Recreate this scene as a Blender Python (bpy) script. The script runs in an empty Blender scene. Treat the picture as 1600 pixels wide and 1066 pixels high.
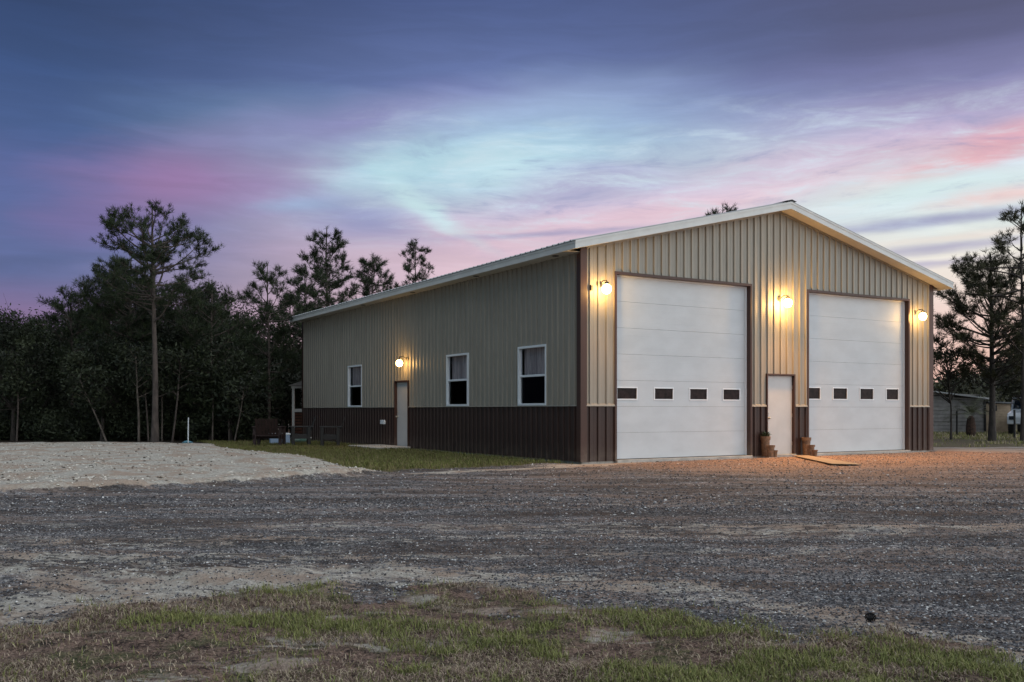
import bpy, math, random
import numpy as np
from mathutils import Vector, Matrix

R = math.radians
scene = bpy.context.scene
col = scene.collection
F = 1467.0; CX = 800.0; HY = 641.0; EYE = 1.19       # pixels of the 1600 wide photo, eye height in metres

# ------------------------------------------------------------------ camera
cam_d = bpy.data.cameras.new('camera')
cam = bpy.data.objects.new('camera', cam_d); col.objects.link(cam)
cam.location = (0, 0, EYE); cam.rotation_euler = (R(90), 0, 0)
cam_d.sensor_width = 36; cam_d.lens = 36 * F / 1600; cam_d.shift_y = (HY - 533) / 1600
cam_d.clip_start = 0.1; cam_d.clip_end = 3000
scene.camera = cam
scene.view_settings.view_transform = 'Standard'
scene.view_settings.look = 'None'
scene.view_settings.exposure = 0.0
scene.view_settings.gamma = 1.0

def lin(r, g, b):
    f = lambda c: (c / 12.92 if c <= 0.04045 else ((c + 0.055) / 1.055) ** 2.4)
    return (f(r / 255), f(g / 255), f(b / 255), 1)

def sock(nt, a, b):
    if isinstance(b, bpy.types.NodeSocket): nt.links.new(b, a)
    else: a.default_value = b
def math_n(nt, op, a, b=0.0, clamp=False):
    n = nt.nodes.new('ShaderNodeMath'); n.operation = op; n.use_clamp = clamp
    sock(nt, n.inputs[0], a); sock(nt, n.inputs[1], b); return n.outputs[0]
def mix_n(nt, f, a, b, mode='MIX'):
    n = nt.nodes.new('ShaderNodeMix'); n.data_type = 'RGBA'; n.blend_type = mode
    sock(nt, n.inputs[0], f); sock(nt, n.inputs[6], a); sock(nt, n.inputs[7], b); return n.outputs[2]
def mapr(nt, v, a, b, c=0.0, d=1.0, smooth=True):
    n = nt.nodes.new('ShaderNodeMapRange'); n.interpolation_type = 'SMOOTHSTEP' if smooth else 'LINEAR'
    sock(nt, n.inputs[0], v)
    for i, q in zip((1, 2, 3, 4), (a, b, c, d)): n.inputs[i].default_value = q
    return n.outputs[0]
def ramp_n(nt, f, stops):
    n = nt.nodes.new('ShaderNodeValToRGB'); e = n.color_ramp.elements
    e[0].position, e[0].color = stops[0]; e[1].position, e[1].color = stops[-1]
    for p, c in stops[1:-1]:
        q = e.new(p); q.color = c
    sock(nt, n.inputs[0], f); return n.outputs[0]
def noise_n(nt, vec, scale, detail=4, rough=0.5, dist=0.0):
    n = nt.nodes.new('ShaderNodeTexNoise'); n.inputs['Scale'].default_value = scale
    n.inputs['Detail'].default_value = detail; n.inputs['Roughness'].default_value = rough
    n.inputs['Distortion'].default_value = dist
    if vec is not None: nt.links.new(vec, n.inputs['Vector'])
    return n
def mapping(nt, vec, loc=(0,0,0), rot=(0,0,0), sc=(1,1,1), typ='POINT'):
    n = nt.nodes.new('ShaderNodeMapping'); n.vector_type = typ
    n.inputs['Location'].default_value = loc; n.inputs['Rotation'].default_value = rot; n.inputs['Scale'].default_value = sc
    nt.links.new(vec, n.inputs['Vector']); return n.outputs[0]

# ------------------------------------------------------------------ dusk sky (by azimuth and elevation)
world = bpy.data.worlds.new('World'); scene.world = world; world.use_nodes = True
wt = world.node_tree; wt.nodes.clear()
def ae(px, py):
    a = math.atan((px - CX) / F)
    return a, math.atan((HY - py) / F * math.cos(a))
tc = wt.nodes.new('ShaderNodeTexCoord')
nrm = wt.nodes.new('ShaderNodeVectorMath'); nrm.operation = 'NORMALIZE'; wt.links.new(tc.outputs['Generated'], nrm.inputs[0])
sep = wt.nodes.new('ShaderNodeSeparateXYZ'); wt.links.new(nrm.outputs[0], sep.inputs[0])
AZ = math_n(wt, 'ARCTAN2', sep.outputs[0], sep.outputs[1])
EL = math_n(wt, 'ARCSINE', sep.outputs[2])
cmb = wt.nodes.new('ShaderNodeCombineXYZ'); wt.links.new(AZ, cmb.inputs[0]); wt.links.new(EL, cmb.inputs[1])
def addnoise(vec, scale, sc, amp, detail=3):
    m = mapping(wt, cmb.outputs[0], sc=sc)
    n = noise_n(wt, m, scale, detail, 0.55)
    s = wt.nodes.new('ShaderNodeVectorMath'); s.operation = 'SUBTRACT'; wt.links.new(n.outputs['Color'], s.inputs[0]); s.inputs[1].default_value = (.5, .5, .5)
    k = wt.nodes.new('ShaderNodeVectorMath'); k.operation = 'MULTIPLY'; wt.links.new(s.outputs[0], k.inputs[0]); k.inputs[1].default_value = (amp[0], amp[1], 0)
    a = wt.nodes.new('ShaderNodeVectorMath'); a.operation = 'ADD'; wt.links.new(vec, a.inputs[0]); wt.links.new(k.outputs[0], a.inputs[1])
    return a.outputs[0]
W1 = addnoise(cmb.outputs[0], 3.0, (1, 2.2, 1), (.14, .036))
W2 = addnoise(W1, 9.0, (1, 4.0, 1), (.07, .011), 5)
wsep = wt.nodes.new('ShaderNodeSeparateXYZ'); wt.links.new(W2, wsep.inputs[0])
e_ = math_n(wt, 'MULTIPLY', wsep.outputs[1], 1 / 0.5, True)
def elr(py, px): return max(0.0, min(1.0, ae(px, py)[1] / 0.5))
def mk(px, lst):
    st = sorted([(elr(py, px), lin(*c)) for py, c in lst], key=lambda s: s[0])
    return ramp_n(wt, e_, st)
rL = mk(60, [(641, (128, 98, 140)), (480, (118, 98, 148)), (425, (82, 95, 150)), (350, (80, 98, 156)), (265, (92, 98, 158)), (200, (60, 84, 138)), (100, (46, 72, 124)), (0, (34, 56, 102))])
rC = mk(760, [(641, (222, 190, 190)), (400, (218, 188, 205)), (340, (200, 190, 214)), (250, (172, 208, 224)), (195, (144, 172, 208)), (140, (98, 114, 168)), (60, (76, 92, 144)), (0, (66, 82, 134))])
rR = mk(1500, [(641, (200, 168, 166)), (560, (216, 184, 184)), (500, (224, 198, 198)), (400, (228, 226, 220)), (335, (208, 226, 230)), (280, (206, 218, 228)), (225, (206, 180, 202)), (175, (168, 160, 198)), (115, (112, 114, 164)), (50, (76, 80, 126)), (0, (66, 70, 112))])
m1 = mapr(wt, wsep.outputs[0], ae(40, 300)[0], ae(820, 300)[0])
m2 = mapr(wt, wsep.outputs[0], ae(820, 300)[0], ae(1500, 300)[0])
sky = mix_n(wt, m1, rL, rC); sky = mix_n(wt, m2, sky, rR)
def blob(px, py, wx, wy, rot, c, amp, src=None, edge=0.0):
    global sky
    a, e = ae(px, py)
    mv = mapping(wt, src or W2, (a, e, 0), (0, 0, R(rot)), (wx / F, wy / F, 1), 'TEXTURE')
    ln = wt.nodes.new('ShaderNodeVectorMath'); ln.operation = 'LENGTH'; wt.links.new(mv, ln.inputs[0])
    m = mapr(wt, ln.outputs['Value'], edge, 1.0, amp, 0.0)
    sky = mix_n(wt, m, sky, lin(*c))
blob(60, 250, 190, 130, 0, (58, 84, 138), .5)
blob(250, 285, 230, 95, 14, (148, 110, 160), .85)
blob(455, 280, 240, 70, 12, (156, 130, 178), .7)
blob(560, 195, 420, 60, 8, (140, 122, 180), .6)
blob(130, 355, 150, 50, 0, (112, 96, 155), .6)
blob(700, 255, 330, 95, 12, (178, 212, 228), .9)
blob(880, 160, 330, 65, 6, (158, 180, 218), .6)
blob(560, 345, 180, 52, -12, (134, 140, 190), .7)
blob(665, 328, 160, 26, -32, (196, 226, 232), .9)
blob(460, 322, 110, 20, 6, (150, 176, 212), .6)
blob(800, 262, 150, 50, 0, (194, 224, 234), .7)
blob(590, 268, 150, 40, 10, (180, 220, 232), .6)
blob(930, 290, 210, 60, 8, (168, 158, 202), .65)
blob(1060, 325, 420, 48, 8, (232, 190, 205), .75)
blob(1180, 265, 330, 40, 10, (206, 188, 215), .5)
blob(1460, 258, 280, 32, 14, (226, 174, 184), .9)
blob(1570, 215, 130, 40, 10, (214, 160, 178), .8)
blob(1560, 310, 170, 24, 6, (232, 186, 186), .7)
blob(1400, 302, 330, 34, 4, (208, 234, 236), .75)
blob(40, 410, 210, 20, 8, (70, 88, 142), .6)
blob(860, 368, 260, 9, 4, (160, 152, 190), .8)
S3 = addnoise(cmb.outputs[0], 14.0, (1, 6, 1), (.05, .008), 4)
blob(1450, 346, 330, 15, 2, (146, 152, 190), .95, S3)
blob(1470, 388, 260, 13, 2, (160, 160, 194), .85, S3)
blob(1430, 414, 200, 9, 2, (162, 160, 192), .8, S3)
blob(1540, 366, 240, 9, 2, (226, 212, 208), .6, S3)
# fibrous cirrus in the middle of the sky
cv = mapping(wt, W1, rot=(0, 0, R(-14)), sc=(4, 20, 1))
cn = noise_n(wt, cv, 2.4, 10, .68, .35).outputs['Fac']
band = math_n(wt, 'MULTIPLY', mapr(wt, wsep.outputs[1], .13, .22), mapr(wt, wsep.outputs[1], .25, .33, 1, 0))
band = math_n(wt, 'MULTIPLY', band, mapr(wt, AZ, -.30, -.02))
sky = mix_n(wt, math_n(wt, 'MULTIPLY', band, mapr(wt, cn, .46, .72, 0, .7)), sky, lin(206, 226, 238))
sky = mix_n(wt, math_n(wt, 'MULTIPLY', band, mapr(wt, cn, .50, .26, 0, .55)), sky, lin(124, 134, 182))
# fine streaks of cirrus
sv = mapping(wt, W1, rot=(0, 0, R(-8)), sc=(3.2, 26, 1))
sn = noise_n(wt, sv, 2.2, 7, 0.62, 0.6)
sm = mapr(wt, sn.outputs['Fac'], .38, .68, .955, 1.055)
sky = mix_n(wt, 1.0, sky, sm, 'MULTIPLY')
# unseen sky shaped to light walls and ground: teal sides, bright back, pale zenith
side_m = mapr(wt, math_n(wt, 'ABSOLUTE', AZ), .75, 1.3)
sky = mix_n(wt, side_m, sky, (.03, .115, .19, 1))
up = mapr(wt, EL, 0.0, 1.2, 1.0, 0.42, False)
bx = math_n(wt, 'ADD', math_n(wt, 'MULTIPLY', sep.outputs[0], .84), math_n(wt, 'MULTIPLY', sep.outputs[1], -.54))
bm = mapr(wt, bx, 0.25, 0.97)
BACK = 2.45
bcol = mix_n(wt, up, (.54 * BACK, .61 * BACK, .70 * BACK, 1), (.80 * BACK, .84 * BACK, .86 * BACK, 1))
sky = mix_n(wt, bm, sky, bcol)
zen = mapr(wt, EL, .56, 1.1)
sky = mix_n(wt, math_n(wt, 'MULTIPLY', zen, math_n(wt, 'SUBTRACT', 1.0, bm)), sky, (.98, 1.02, 1.10, 1))
nish = wt.nodes.new('ShaderNodeTexSky'); nish.sky_type = 'NISHITA'; nish.sun_disc = False
nish.sun_elevation = R(1.0); nish.sun_rotation = R(55); nish.air_density = 1.0
b1 = wt.nodes.new('ShaderNodeBackground'); wt.links.new(sky, b1.inputs[0]); b1.inputs[1].default_value = 0.97
b2 = wt.nodes.new('ShaderNodeBackground'); wt.links.new(nish.outputs[0], b2.inputs[0]); b2.inputs[1].default_value = 0.05
adds = wt.nodes.new('ShaderNodeAddShader'); wt.links.new(b1.outputs[0], adds.inputs[0]); wt.links.new(b2.outputs[0], adds.inputs[1])
wo = wt.nodes.new('ShaderNodeOutputWorld'); wt.links.new(adds.outputs[0], wo.inputs[0])

# the last afterglow from the low right horizon
sd = bpy.data.lights.new('sun', 'SUN'); sd.energy = 0.12; sd.angle = R(20); sd.color = (1, .72, .6)
so = bpy.data.objects.new('sun', sd); col.objects.link(so)
so.rotation_euler = (R(89 - 4), 0, R(180 - 55)); so.location = (30, 40, 20)

# ------------------------------------------------------------------ helpers
def tag(o, label=None, cat=None, group=None, kind=None):
    if label: o['label'] = label
    if cat: o['category'] = cat
    if group: o['group'] = group
    if kind: o['kind'] = kind
    return o
def empty(name, loc=(0,0,0), rz=0, label=None, cat=None, group=None):
    o = bpy.data.objects.new(name, None); col.objects.link(o); o.empty_display_size = .2
    o.location = loc; o.rotation_euler = (0, 0, rz)
    return tag(o, label, cat, group)

class MB:
    def __init__(s): s.v = []; s.f = []
    def add(s, vs, fs):
        b = len(s.v); s.v += [tuple(p) for p in vs]; s.f += [tuple(b + i for i in f) for f in fs]; return s
    def box(s, x0, x1, y0, y1, z0, z1):
        return s.add([(x0,y0,z0),(x1,y0,z0),(x1,y1,z0),(x0,y1,z0),(x0,y0,z1),(x1,y0,z1),(x1,y1,z1),(x0,y1,z1)],
                     [(0,3,2,1),(4,5,6,7),(0,1,5,4),(1,2,6,5),(2,3,7,6),(3,0,4,7)])
    def prism(s, quad, vec):                         # a planar polygon swept along a vector
        n = len(quad); q = [Vector(p) for p in quad]; w = Vector(vec)
        return s.add(q + [p + w for p in q], [tuple(range(n))[::-1], tuple(range(n, 2*n))] + [(i, (i+1) % n, n + (i+1) % n, n + i) for i in range(n)])
    def tube(s, pts, rad, n=8, cap=True):
        pts = [Vector(p) for p in pts]
        if not hasattr(rad, '__len__'): rad = [rad] * len(pts)
        b = len(s.v); up = Vector((0, 0, 1))
        for i, p in enumerate(pts):
            d = (pts[min(i+1, len(pts)-1)] - pts[max(i-1, 0)]).normalized()
            a = d.cross(up) if abs(d.z) < .95 else d.cross(Vector((1, 0, 0)))
            a.normalize(); c = d.cross(a)
            for k in range(n):
                t = 2 * math.pi * k / n
                s.v.append(tuple(p + (a * math.cos(t) + c * math.sin(t)) * rad[i]))
        for i in range(len(pts) - 1):
            for k in range(n):
                s.f.append((b + i*n + k, b + i*n + (k+1) % n, b + (i+1)*n + (k+1) % n, b + (i+1)*n + k))
        if cap:
            s.f.append(tuple(b + k for k in range(n))[::-1]); s.f.append(tuple(b + (len(pts)-1)*n + k for k in range(n)))
        return s
    def lathe(s, prof, c=(0,0,0), n=20, axis='z'):
        b = len(s.v)
        for r, z in prof:
            for k in range(n):
                t = 2 * math.pi * k / n
                p = (r*math.cos(t), r*math.sin(t), z) if axis == 'z' else (r*math.cos(t), z, r*math.sin(t)) if axis == 'y' else (z, r*math.cos(t), r*math.sin(t))
                s.v.append((c[0]+p[0], c[1]+p[1], c[2]+p[2]))
        for i in range(len(prof)-1):
            for k in range(n):
                s.f.append((b+i*n+k, b+i*n+(k+1)%n, b+(i+1)*n+(k+1)%n, b+(i+1)*n+k))
        s.f.append(tuple(b+k for k in range(n))[::-1]); s.f.append(tuple(b+(len(prof)-1)*n+k for k in range(n)))
        return s
    def build(s, name, mat, parent=None, bevel=0, smooth=False, loc=None):
        me = bpy.data.meshes.new(name); me.from_pydata(s.v, [], s.f); me.validate(); me.update()
        import bmesh
        bm_ = bmesh.new(); bm_.from_mesh(me); bmesh.ops.recalc_face_normals(bm_, faces=bm_.faces); bm_.to_mesh(me); bm_.free()
        o = bpy.data.objects.new(name, me); col.objects.link(o); me.materials.append(mat)
        if smooth:
            for p in me.polygons: p.use_smooth = True
        if parent: o.parent = parent
        if loc: o.location = loc
        if bevel:
            m = o.modifiers.new('bevel', 'BEVEL'); m.width = bevel; m.segments = 2; m.limit_method = 'ANGLE'
        return o

def build_split(mb, name, mat_, parent=None, **k):
    '''one object for each connected piece'''
    key = {}; vid = []
    for p in mb.v: vid.append(key.setdefault((round(p[0], 4), round(p[1], 4), round(p[2], 4)), len(key)))
    uf = list(range(len(key)))
    def fd(a):
        while uf[a] != a: uf[a] = uf[uf[a]]; a = uf[a]
        return a
    for f in mb.f:
        for a in f[1:]: uf[fd(vid[a])] = fd(vid[f[0]])
    pos = list(key.keys()); groups = {}
    for f in mb.f: groups.setdefault(fd(vid[f[0]]), []).append([vid[a] for a in f])
    out = []
    for fs in groups.values():
        m = MB(); loc = {}
        for f in fs:
            g = []
            for a in f:
                if a not in loc: loc[a] = len(m.v); m.v.append(pos[a])
                if loc[a] not in g: g.append(loc[a])
            if len(g) > 2: m.f.append(tuple(g))
        out.append(m.build(name, mat_, parent, **k))
    return out
MB.build_split = build_split

def np_mesh(name, V, Fc, mats, parent=None, attrs=None, midx=None, smooth=False):
    V = np.asarray(V, dtype=np.float32); Fc = np.asarray(Fc, dtype=np.int32); k = Fc.shape[1]
    me = bpy.data.meshes.new(name)
    me.vertices.add(len(V)); me.vertices.foreach_set('co', V.ravel())
    me.loops.add(Fc.size); me.loops.foreach_set('vertex_index', Fc.ravel())
    me.polygons.add(len(Fc)); me.polygons.foreach_set('loop_start', np.arange(0, Fc.size, k, dtype=np.int32))
    me.polygons.foreach_set('loop_total', np.full(len(Fc), k, dtype=np.int32))
    for m in (mats if isinstance(mats, (list, tuple)) else [mats]): me.materials.append(m)
    if midx is not None: me.polygons.foreach_set('material_index', midx.astype(np.int32))
    me.polygons.foreach_set('use_smooth', np.full(len(Fc), smooth))
    me.update(calc_edges=True)
    for an, av in (attrs or {}).items():
        a = me.attributes.new(an, 'FLOAT', 'POINT'); a.data.foreach_set('value', np.asarray(av, dtype=np.float32))
    o = bpy.data.objects.new(name, me); col.objects.link(o)
    if parent: o.parent = parent
    return o

def vnoise(x, y, seed=0):
    xi = np.floor(x).astype(np.int64); yi = np.floor(y).astype(np.int64); fx = x - xi; fy = y - yi
    fx = fx*fx*(3-2*fx); fy = fy*fy*(3-2*fy)
    def h(a, b):
        n = (a * 374761393 + b * 668265263 + seed * 974634777) & 0xffffffff
        n = ((n ^ (n >> 13)) * 1274126177) & 0xffffffff
        return ((n ^ (n >> 16)) & 0xffff) / 65535.0
    return (h(xi, yi)*(1-fx) + h(xi+1, yi)*fx)*(1-fy) + (h(xi, yi+1)*(1-fx) + h(xi+1, yi+1)*fx)*fy
def fbm(x, y, seed=0, o=4):
    s = 0; a = .5; t = 0
    for i in range(o):
        s = s + a*vnoise(x*2**i, y*2**i, seed+i); t += a; a *= .5
    return s / t
def sst(x, a, b):
    t = np.clip((x-a)/(b-a), 0, 1); return t*t*(3-2*t)

# ------------------------------------------------------------------ materials
def mat(name, c, rough=.6, metal=0, noise=0, nscale=6, bump=0, bscale=60, spec=.5, c2=None, sc=(1,1,1)):
    m = bpy.data.materials.new(name); m.use_nodes = True; nt = m.node_tree; p = nt.nodes['Principled BSDF']
    p.inputs['Roughness'].default_value = rough; p.inputs['Metallic'].default_value = metal
    p.inputs['Specular IOR Level'].default_value = spec
    t = nt.nodes.new('ShaderNodeTexCoord'); v = mapping(nt, t.outputs['Object'], sc=sc)
    if noise or c2:
        n = noise_n(nt, v, nscale, 6, .6)
        if c2: cc = mix_n(nt, mapr(nt, n.outputs['Fac'], .35, .65), (*c, 1), (*c2, 1))
        else: cc = mix_n(nt, 1.0, (*c, 1), mapr(nt, n.outputs['Fac'], .3, .7, 1-noise, 1+noise), 'MULTIPLY')
        nt.links.new(cc, p.inputs['Base Color'])
    else: p.inputs['Base Color'].default_value = (*c, 1)
    if bump:
        n2 = noise_n(nt, v, bscale, 5, .6); b = nt.nodes.new('ShaderNodeBump'); b.inputs['Strength'].default_value = bump
        b.inputs['Distance'].default_value = .01
        nt.links.new(n2.outputs['Fac'], b.inputs['Height']); nt.links.new(b.outputs[0], p.inputs['Normal'])
    return m
def emis(name, c, s):
    m = bpy.data.materials.new(name); m.use_nodes = True; nt = m.node_tree; p = nt.nodes['Principled BSDF']
    p.inputs['Base Color'].default_value = (.8, .8, .8, 1)
    p.inputs['Emission Color'].default_value = (*c, 1); p.inputs['Emission Strength'].default_value = s
    return m
def glass(name, tint=.75):
    m = bpy.data.materials.new(name); m.use_nodes = True; nt = m.node_tree; nt.nodes.clear()
    tr = nt.nodes.new('ShaderNodeBsdfTransparent'); tr.inputs[0].default_value = (tint, tint, tint, 1)
    gl = nt.nodes.new('ShaderNodeBsdfGlossy'); gl.inputs['Roughness'].default_value = .03; gl.inputs[0].default_value = (.35, .36, .4, 1)
    fr = nt.nodes.new('ShaderNodeLayerWeight'); fr.inputs[0].default_value = .12
    mx = nt.nodes.new('ShaderNodeMixShader'); nt.links.new(fr.outputs[0], mx.inputs[0]); nt.links.new(tr.outputs[0], mx.inputs[1]); nt.links.new(gl.outputs[0], mx.inputs[2])
    o = nt.nodes.new('ShaderNodeOutputMaterial'); nt.links.new(mx.outputs[0], o.inputs[0]); return m

def siding_mat(name, c, dirt):
    """painted steel with faint vertical rain streaks and splash dirt low down"""
    m = bpy.data.materials.new(name); m.use_nodes = True; nt = m.node_tree; p = nt.nodes['Principled BSDF']
    t = nt.nodes.new('ShaderNodeTexCoord')
    v = mapping(nt, t.outputs['Object'], sc=(5, 5, .35)); n = noise_n(nt, v, 1.6, 6, .65)
    cc = mix_n(nt, 1.0, (*c, 1), mapr(nt, n.outputs['Fac'], .3, .7, .90, 1.08), 'MULTIPLY')
    s = nt.nodes.new('ShaderNodeSeparateXYZ'); nt.links.new(t.outputs['Object'], s.inputs[0])
    n2 = noise_n(nt, t.outputs['Object'], 3.5, 5, .7)
    lo = math_n(nt, 'MULTIPLY', mapr(nt, s.outputs[2], 0, .5, 1, 0), mapr(nt, n2.outputs['Fac'], .35, .7, .1, .8))
    cc = mix_n(nt, lo, cc, (*dirt, 1)); nt.links.new(cc, p.inputs['Base Color'])
    p.inputs['Roughness'].default_value = .42; p.inputs['Specular IOR Level'].default_value = .35
    n3 = noise_n(nt, t.outputs['Object'], 9, 3, .5); b = nt.nodes.new('ShaderNodeBump'); b.inputs['Strength'].default_value = .12; b.inputs['Distance'].default_value = .01
    nt.links.new(n3.outputs['Fac'], b.inputs['Height']); nt.links.new(b.outputs[0], p.inputs['Normal'])
    return m
M_tan = siding_mat('tan_siding', (.315, .292, .248), (.25, .2, .15))
M_brown = siding_mat('brown_siding', (.046, .026, .022), (.10, .075, .06))
M_browntrim = siding_mat('brown_trim', (.062, .030, .023), (.17, .13, .10))
M_white = mat('white_trim', (.66, .66, .64), .5, noise=.06, nscale=2)
M_soffit = mat('soffit_white', (.60, .58, .53), .6, noise=.05, nscale=3)
M_roof = mat('roof_steel', (.34, .36, .37), .4, .3, noise=.1, nscale=3)
M_ridge = mat('ridge_dark', (.10, .11, .12), .5)
M_vwhite = mat('vinyl_white', (.78, .82, .86), .4)
M_pdoor = mat('steel_door_white', (.52, .53, .535), .45, noise=.05, nscale=2)
M_glass = glass('window_glass', .92)
M_dglass = mat('dark_glass', (.022, .014, .014), .35, spec=.12, noise=.6, nscale=7)
M_curtain = mat('curtain_cloth', (.62, .54, .56), .9, c2=(.34, .29, .31), nscale=3, sc=(1, 8, .4))
M_dark = mat('dark_metal', (.02, .02, .02), .5)
M_steel = mat('brushed_steel', (.6, .57, .5), .35, .9)
M_conc = mat('concrete', (.42, .41, .38), .85, noise=.2, nscale=4, bump=.4, bscale=40)
M_inside = mat('inside_wall', (.10, .09, .08), .9)
M_black = mat('black_stained_wood', (.008, .007, .007), .6, noise=.35, nscale=8)
M_redblack = mat('dark_red_wood', (.028, .013, .012), .6, noise=.3, nscale=8)
M_terra = mat('worn_wood_pot', (.20, .115, .065), .75, noise=.35, nscale=14, bump=.5, bscale=50)
M_soil = mat('potting_soil', (.035, .024, .017), .95, bump=.8, bscale=60)
M_ply = mat('plywood', (.34, .25, .16), .8, c2=(.25, .18, .11), nscale=3, sc=(1, 9, 1))

def door_mat():
    m = bpy.data.materials.new('sectional_door_white'); m.use_nodes = True; nt = m.node_tree; p = nt.nodes['Principled BSDF']
    t = nt.nodes.new('ShaderNodeTexCoord')
    n = noise_n(nt, mapping(nt, t.outputs['Object'], sc=(1, 1, 2.0)), 1.3, 5, .6)
    nt.links.new(mix_n(nt, 1.0, (.56, .60, .635, 1), mapr(nt, n.outputs['Fac'], .3, .7, .95, 1.04), 'MULTIPLY'), p.inputs['Base Color'])
    p.inputs['Roughness'].default_value = .5; p.inputs['Specular IOR Level'].default_value = .3
    n2 = noise_n(nt, mapping(nt, t.outputs['Object'], sc=(4, 4, 60)), 3, 4, .6)
    b = nt.nodes.new('ShaderNodeBump'); b.inputs['Strength'].default_value = .25; b.inputs['Distance'].default_value = .004
    nt.links.new(n2.outputs['Fac'], b.inputs['Height']); nt.links.new(b.outputs[0], p.inputs['Normal'])
    return m
M_door = door_mat()

# ------------------------------------------------------------------ where the building stands
TH = math.atan(875 / F)                        # turned 30.8 degrees
Y0 = F * EYE / 81.0; X0 = (908 - CX) / F * Y0
CT, ST = math.cos(TH), math.sin(TH)
def ufront(px):
    t = (px - CX) / F; return (Y0*t - X0) / (CT - ST*t)
def vside(px):
    t = (px - CX) / F; return (X0 - Y0*t) / (ST + CT*t)
def w2(u, v): return X0 + CT*u - ST*v, Y0 + ST*u + CT*v
def zat(py, Y): return EYE - (py - HY) / F * Y
def gnd(px, py): Y = F*EYE/(py-HY); return (px-CX)/F*Y, Y
WID = ufront(1455); LEN = vside(474)
WAIN = 1.19 * 88 / 81
OV = .45; OF = .42; SL = .239
E_TOP = 4.985                                   # fascia top at the eave edge
def roof_z(u):                                  # top of the fascia line
    return E_TOP + SL * (min(u, WID - u) + OV)

# ------------------------------------------------------------------ ground
edgeN = [gnd(*p) for p in ((-200, 1000), (0, 968), (300, 922), (600, 907), (900, 920), (1100, 932), (1200, 953), (1350, 985), (1480, 1003), (1600, 1035), (1700, 1060))]
eNx = np.array([p[0] for p in edgeN]); eNy = np.array([p[1] for p in edgeN])
sPx = np.array([-40, -12, -7.27, -5.0, -2.64, -1.0, 1.6]); sPy = np.array([5.0, 11.4, 13.3, 14.8, 17.3, 18.6, 20.6])
bY = np.array([16.5, 18, 22.7, 31.2, 40]); bX = np.array([-2.0, -2.6, -4.95, -9.8, -14])
def masks(X, Y):
    wob = (fbm(X*.9, Y*.9, 5) - .5) * .9
    wobN = (fbm(X*2.2, Y*2.2, 9, 4) - .5)
    gN = sst(np.interp(X, eNx, eNy) + wobN*2.2 - Y, -.6, 1.0)
    pile = sst(Y - np.interp(X, sPx, sPy), -.05, .35 + 0*X)
    left = sst(np.interp(Y, bY, bX) + wob - X, -.3, .5)
    # grass strip between the sand and the building
    uu = CT*(X-X0) + ST*(Y-Y0); vv = -ST*(X-X0) + CT*(Y-Y0)
    side = sst(-uu, -.2, .05) * sst(vv, -.6, .5)
    strip = pile * (1-left) * sst(-uu, -.3, 0) * sst(Y - np.interp(X, sPx, sPy) + wob*1.6 + 1.2*(fbm(X*2.5, Y*1.2, 66)-.5), .1, 1.9)
    forest = sst(Y + wob*1.5 - 32.5, 0, 2.0) * sst(-uu, -1, 0)
    sand = pile * left * (1-forest)
    # beyond the right-hand side of the building
    rg = sst(Y + wob - 30.0, 0, 1.5) * sst(uu, WID-.5, WID+.6)
    path = sst(Y + wob*.6 - 26.6, 0, .8) * (1 - rg) * sst(uu, WID, WID+.5)
    return gN, sand, strip, forest, rg, path, uu, vv
def height(X, Y):
    gN, sand, strip, forest, rg, path, uu, vv = masks(X, Y)
    inb = sst(uu, -.5, .0) * sst(vv, -.5, 0) * sst(WID - uu, -.5, 0) * sst(LEN - vv, -.5, 0)
    far = 1 / (1 + (np.hypot(X, Y) / 60)**2)
    h = (fbm(X*.5, Y*.5, 1) - .5) * .06 + (fbm(X*2.3, Y*2.3, 2) - .5) * .035
    h = h + (fbm(X*7, Y*7, 3, 3) - .5) * .022 * np.clip(1.6 - Y/14, 0, 1)
    trk = sst(Y, 7.0, 8.2) * (1 - sst(Y, 11, 13))                 # wheel ruts crossing the gravel
    h = h - trk * .02 * (np.sin((Y + .10*X + .5*(fbm(X*.3, Y*.3, 7)-.5)) * 4.2))
    h = h + sand * (.10 + .16 * (fbm(X*.35, Y*.35, 12) - .35) + .09*(fbm(X*1.7, Y*1.7, 14)-.5) + .05*(fbm(X*5, Y*5, 15)-.5))
    churn = sst(-X, -1, 2.5) * np.exp(-((Y - 6.6) / 1.4)**2)
    h = h + churn * ((fbm(X*3.2, Y*4.0, 17) - .5) * .10 + (fbm(X*9, Y*9, 18, 3) - .5) * .05)
    h = h + gN * (fbm(X*3.5, Y*3.5, 11) - .4) * .06
    near_wall = sst(-vv, 3, .2) * sst(uu, -2, 0)
    h = h * (1 - .75*near_wall)
    wallband = sst(np.maximum(np.maximum(-uu, uu-WID), -vv), .9, .1)
    h = h * far * (1 - .8*wallband)
    return (h - .02) * (1 - inb) - .10 * inb

def axis(segs, lo, hi):
    a = []
    for s0, s1, st in segs: a += list(np.arange(s0, s1, st))
    a.append(segs[-1][1])
    d = segs[-1][2]; p = a[-1]
    while p < hi: d *= 1.35; p += d; a.append(p)
    d = segs[0][2]; p = a[0]; b = []
    while p > lo: d *= 1.35; p -= d; b.append(p)
    return np.array(b[::-1] + a)
xs = axis([(-18, -6, .16), (-6, 7, .055), (7, 18, .16)], -900, 900)
ys = axis([(3.4, 9.5, .045), (9.5, 22, .1), (22, 44, .25)], -300, 1500)
GX, GY = np.meshgrid(xs, ys)
GZ = height(GX, GY)
gm = masks(GX, GY)
nx, ny = len(xs), len(ys)
idx = np.arange(nx*ny).reshape(ny, nx)
quads = np.stack([idx[:-1, :-1], idx[:-1, 1:], idx[1:, 1:], idx[1:, :-1]], -1).reshape(-1, 4)

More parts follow.
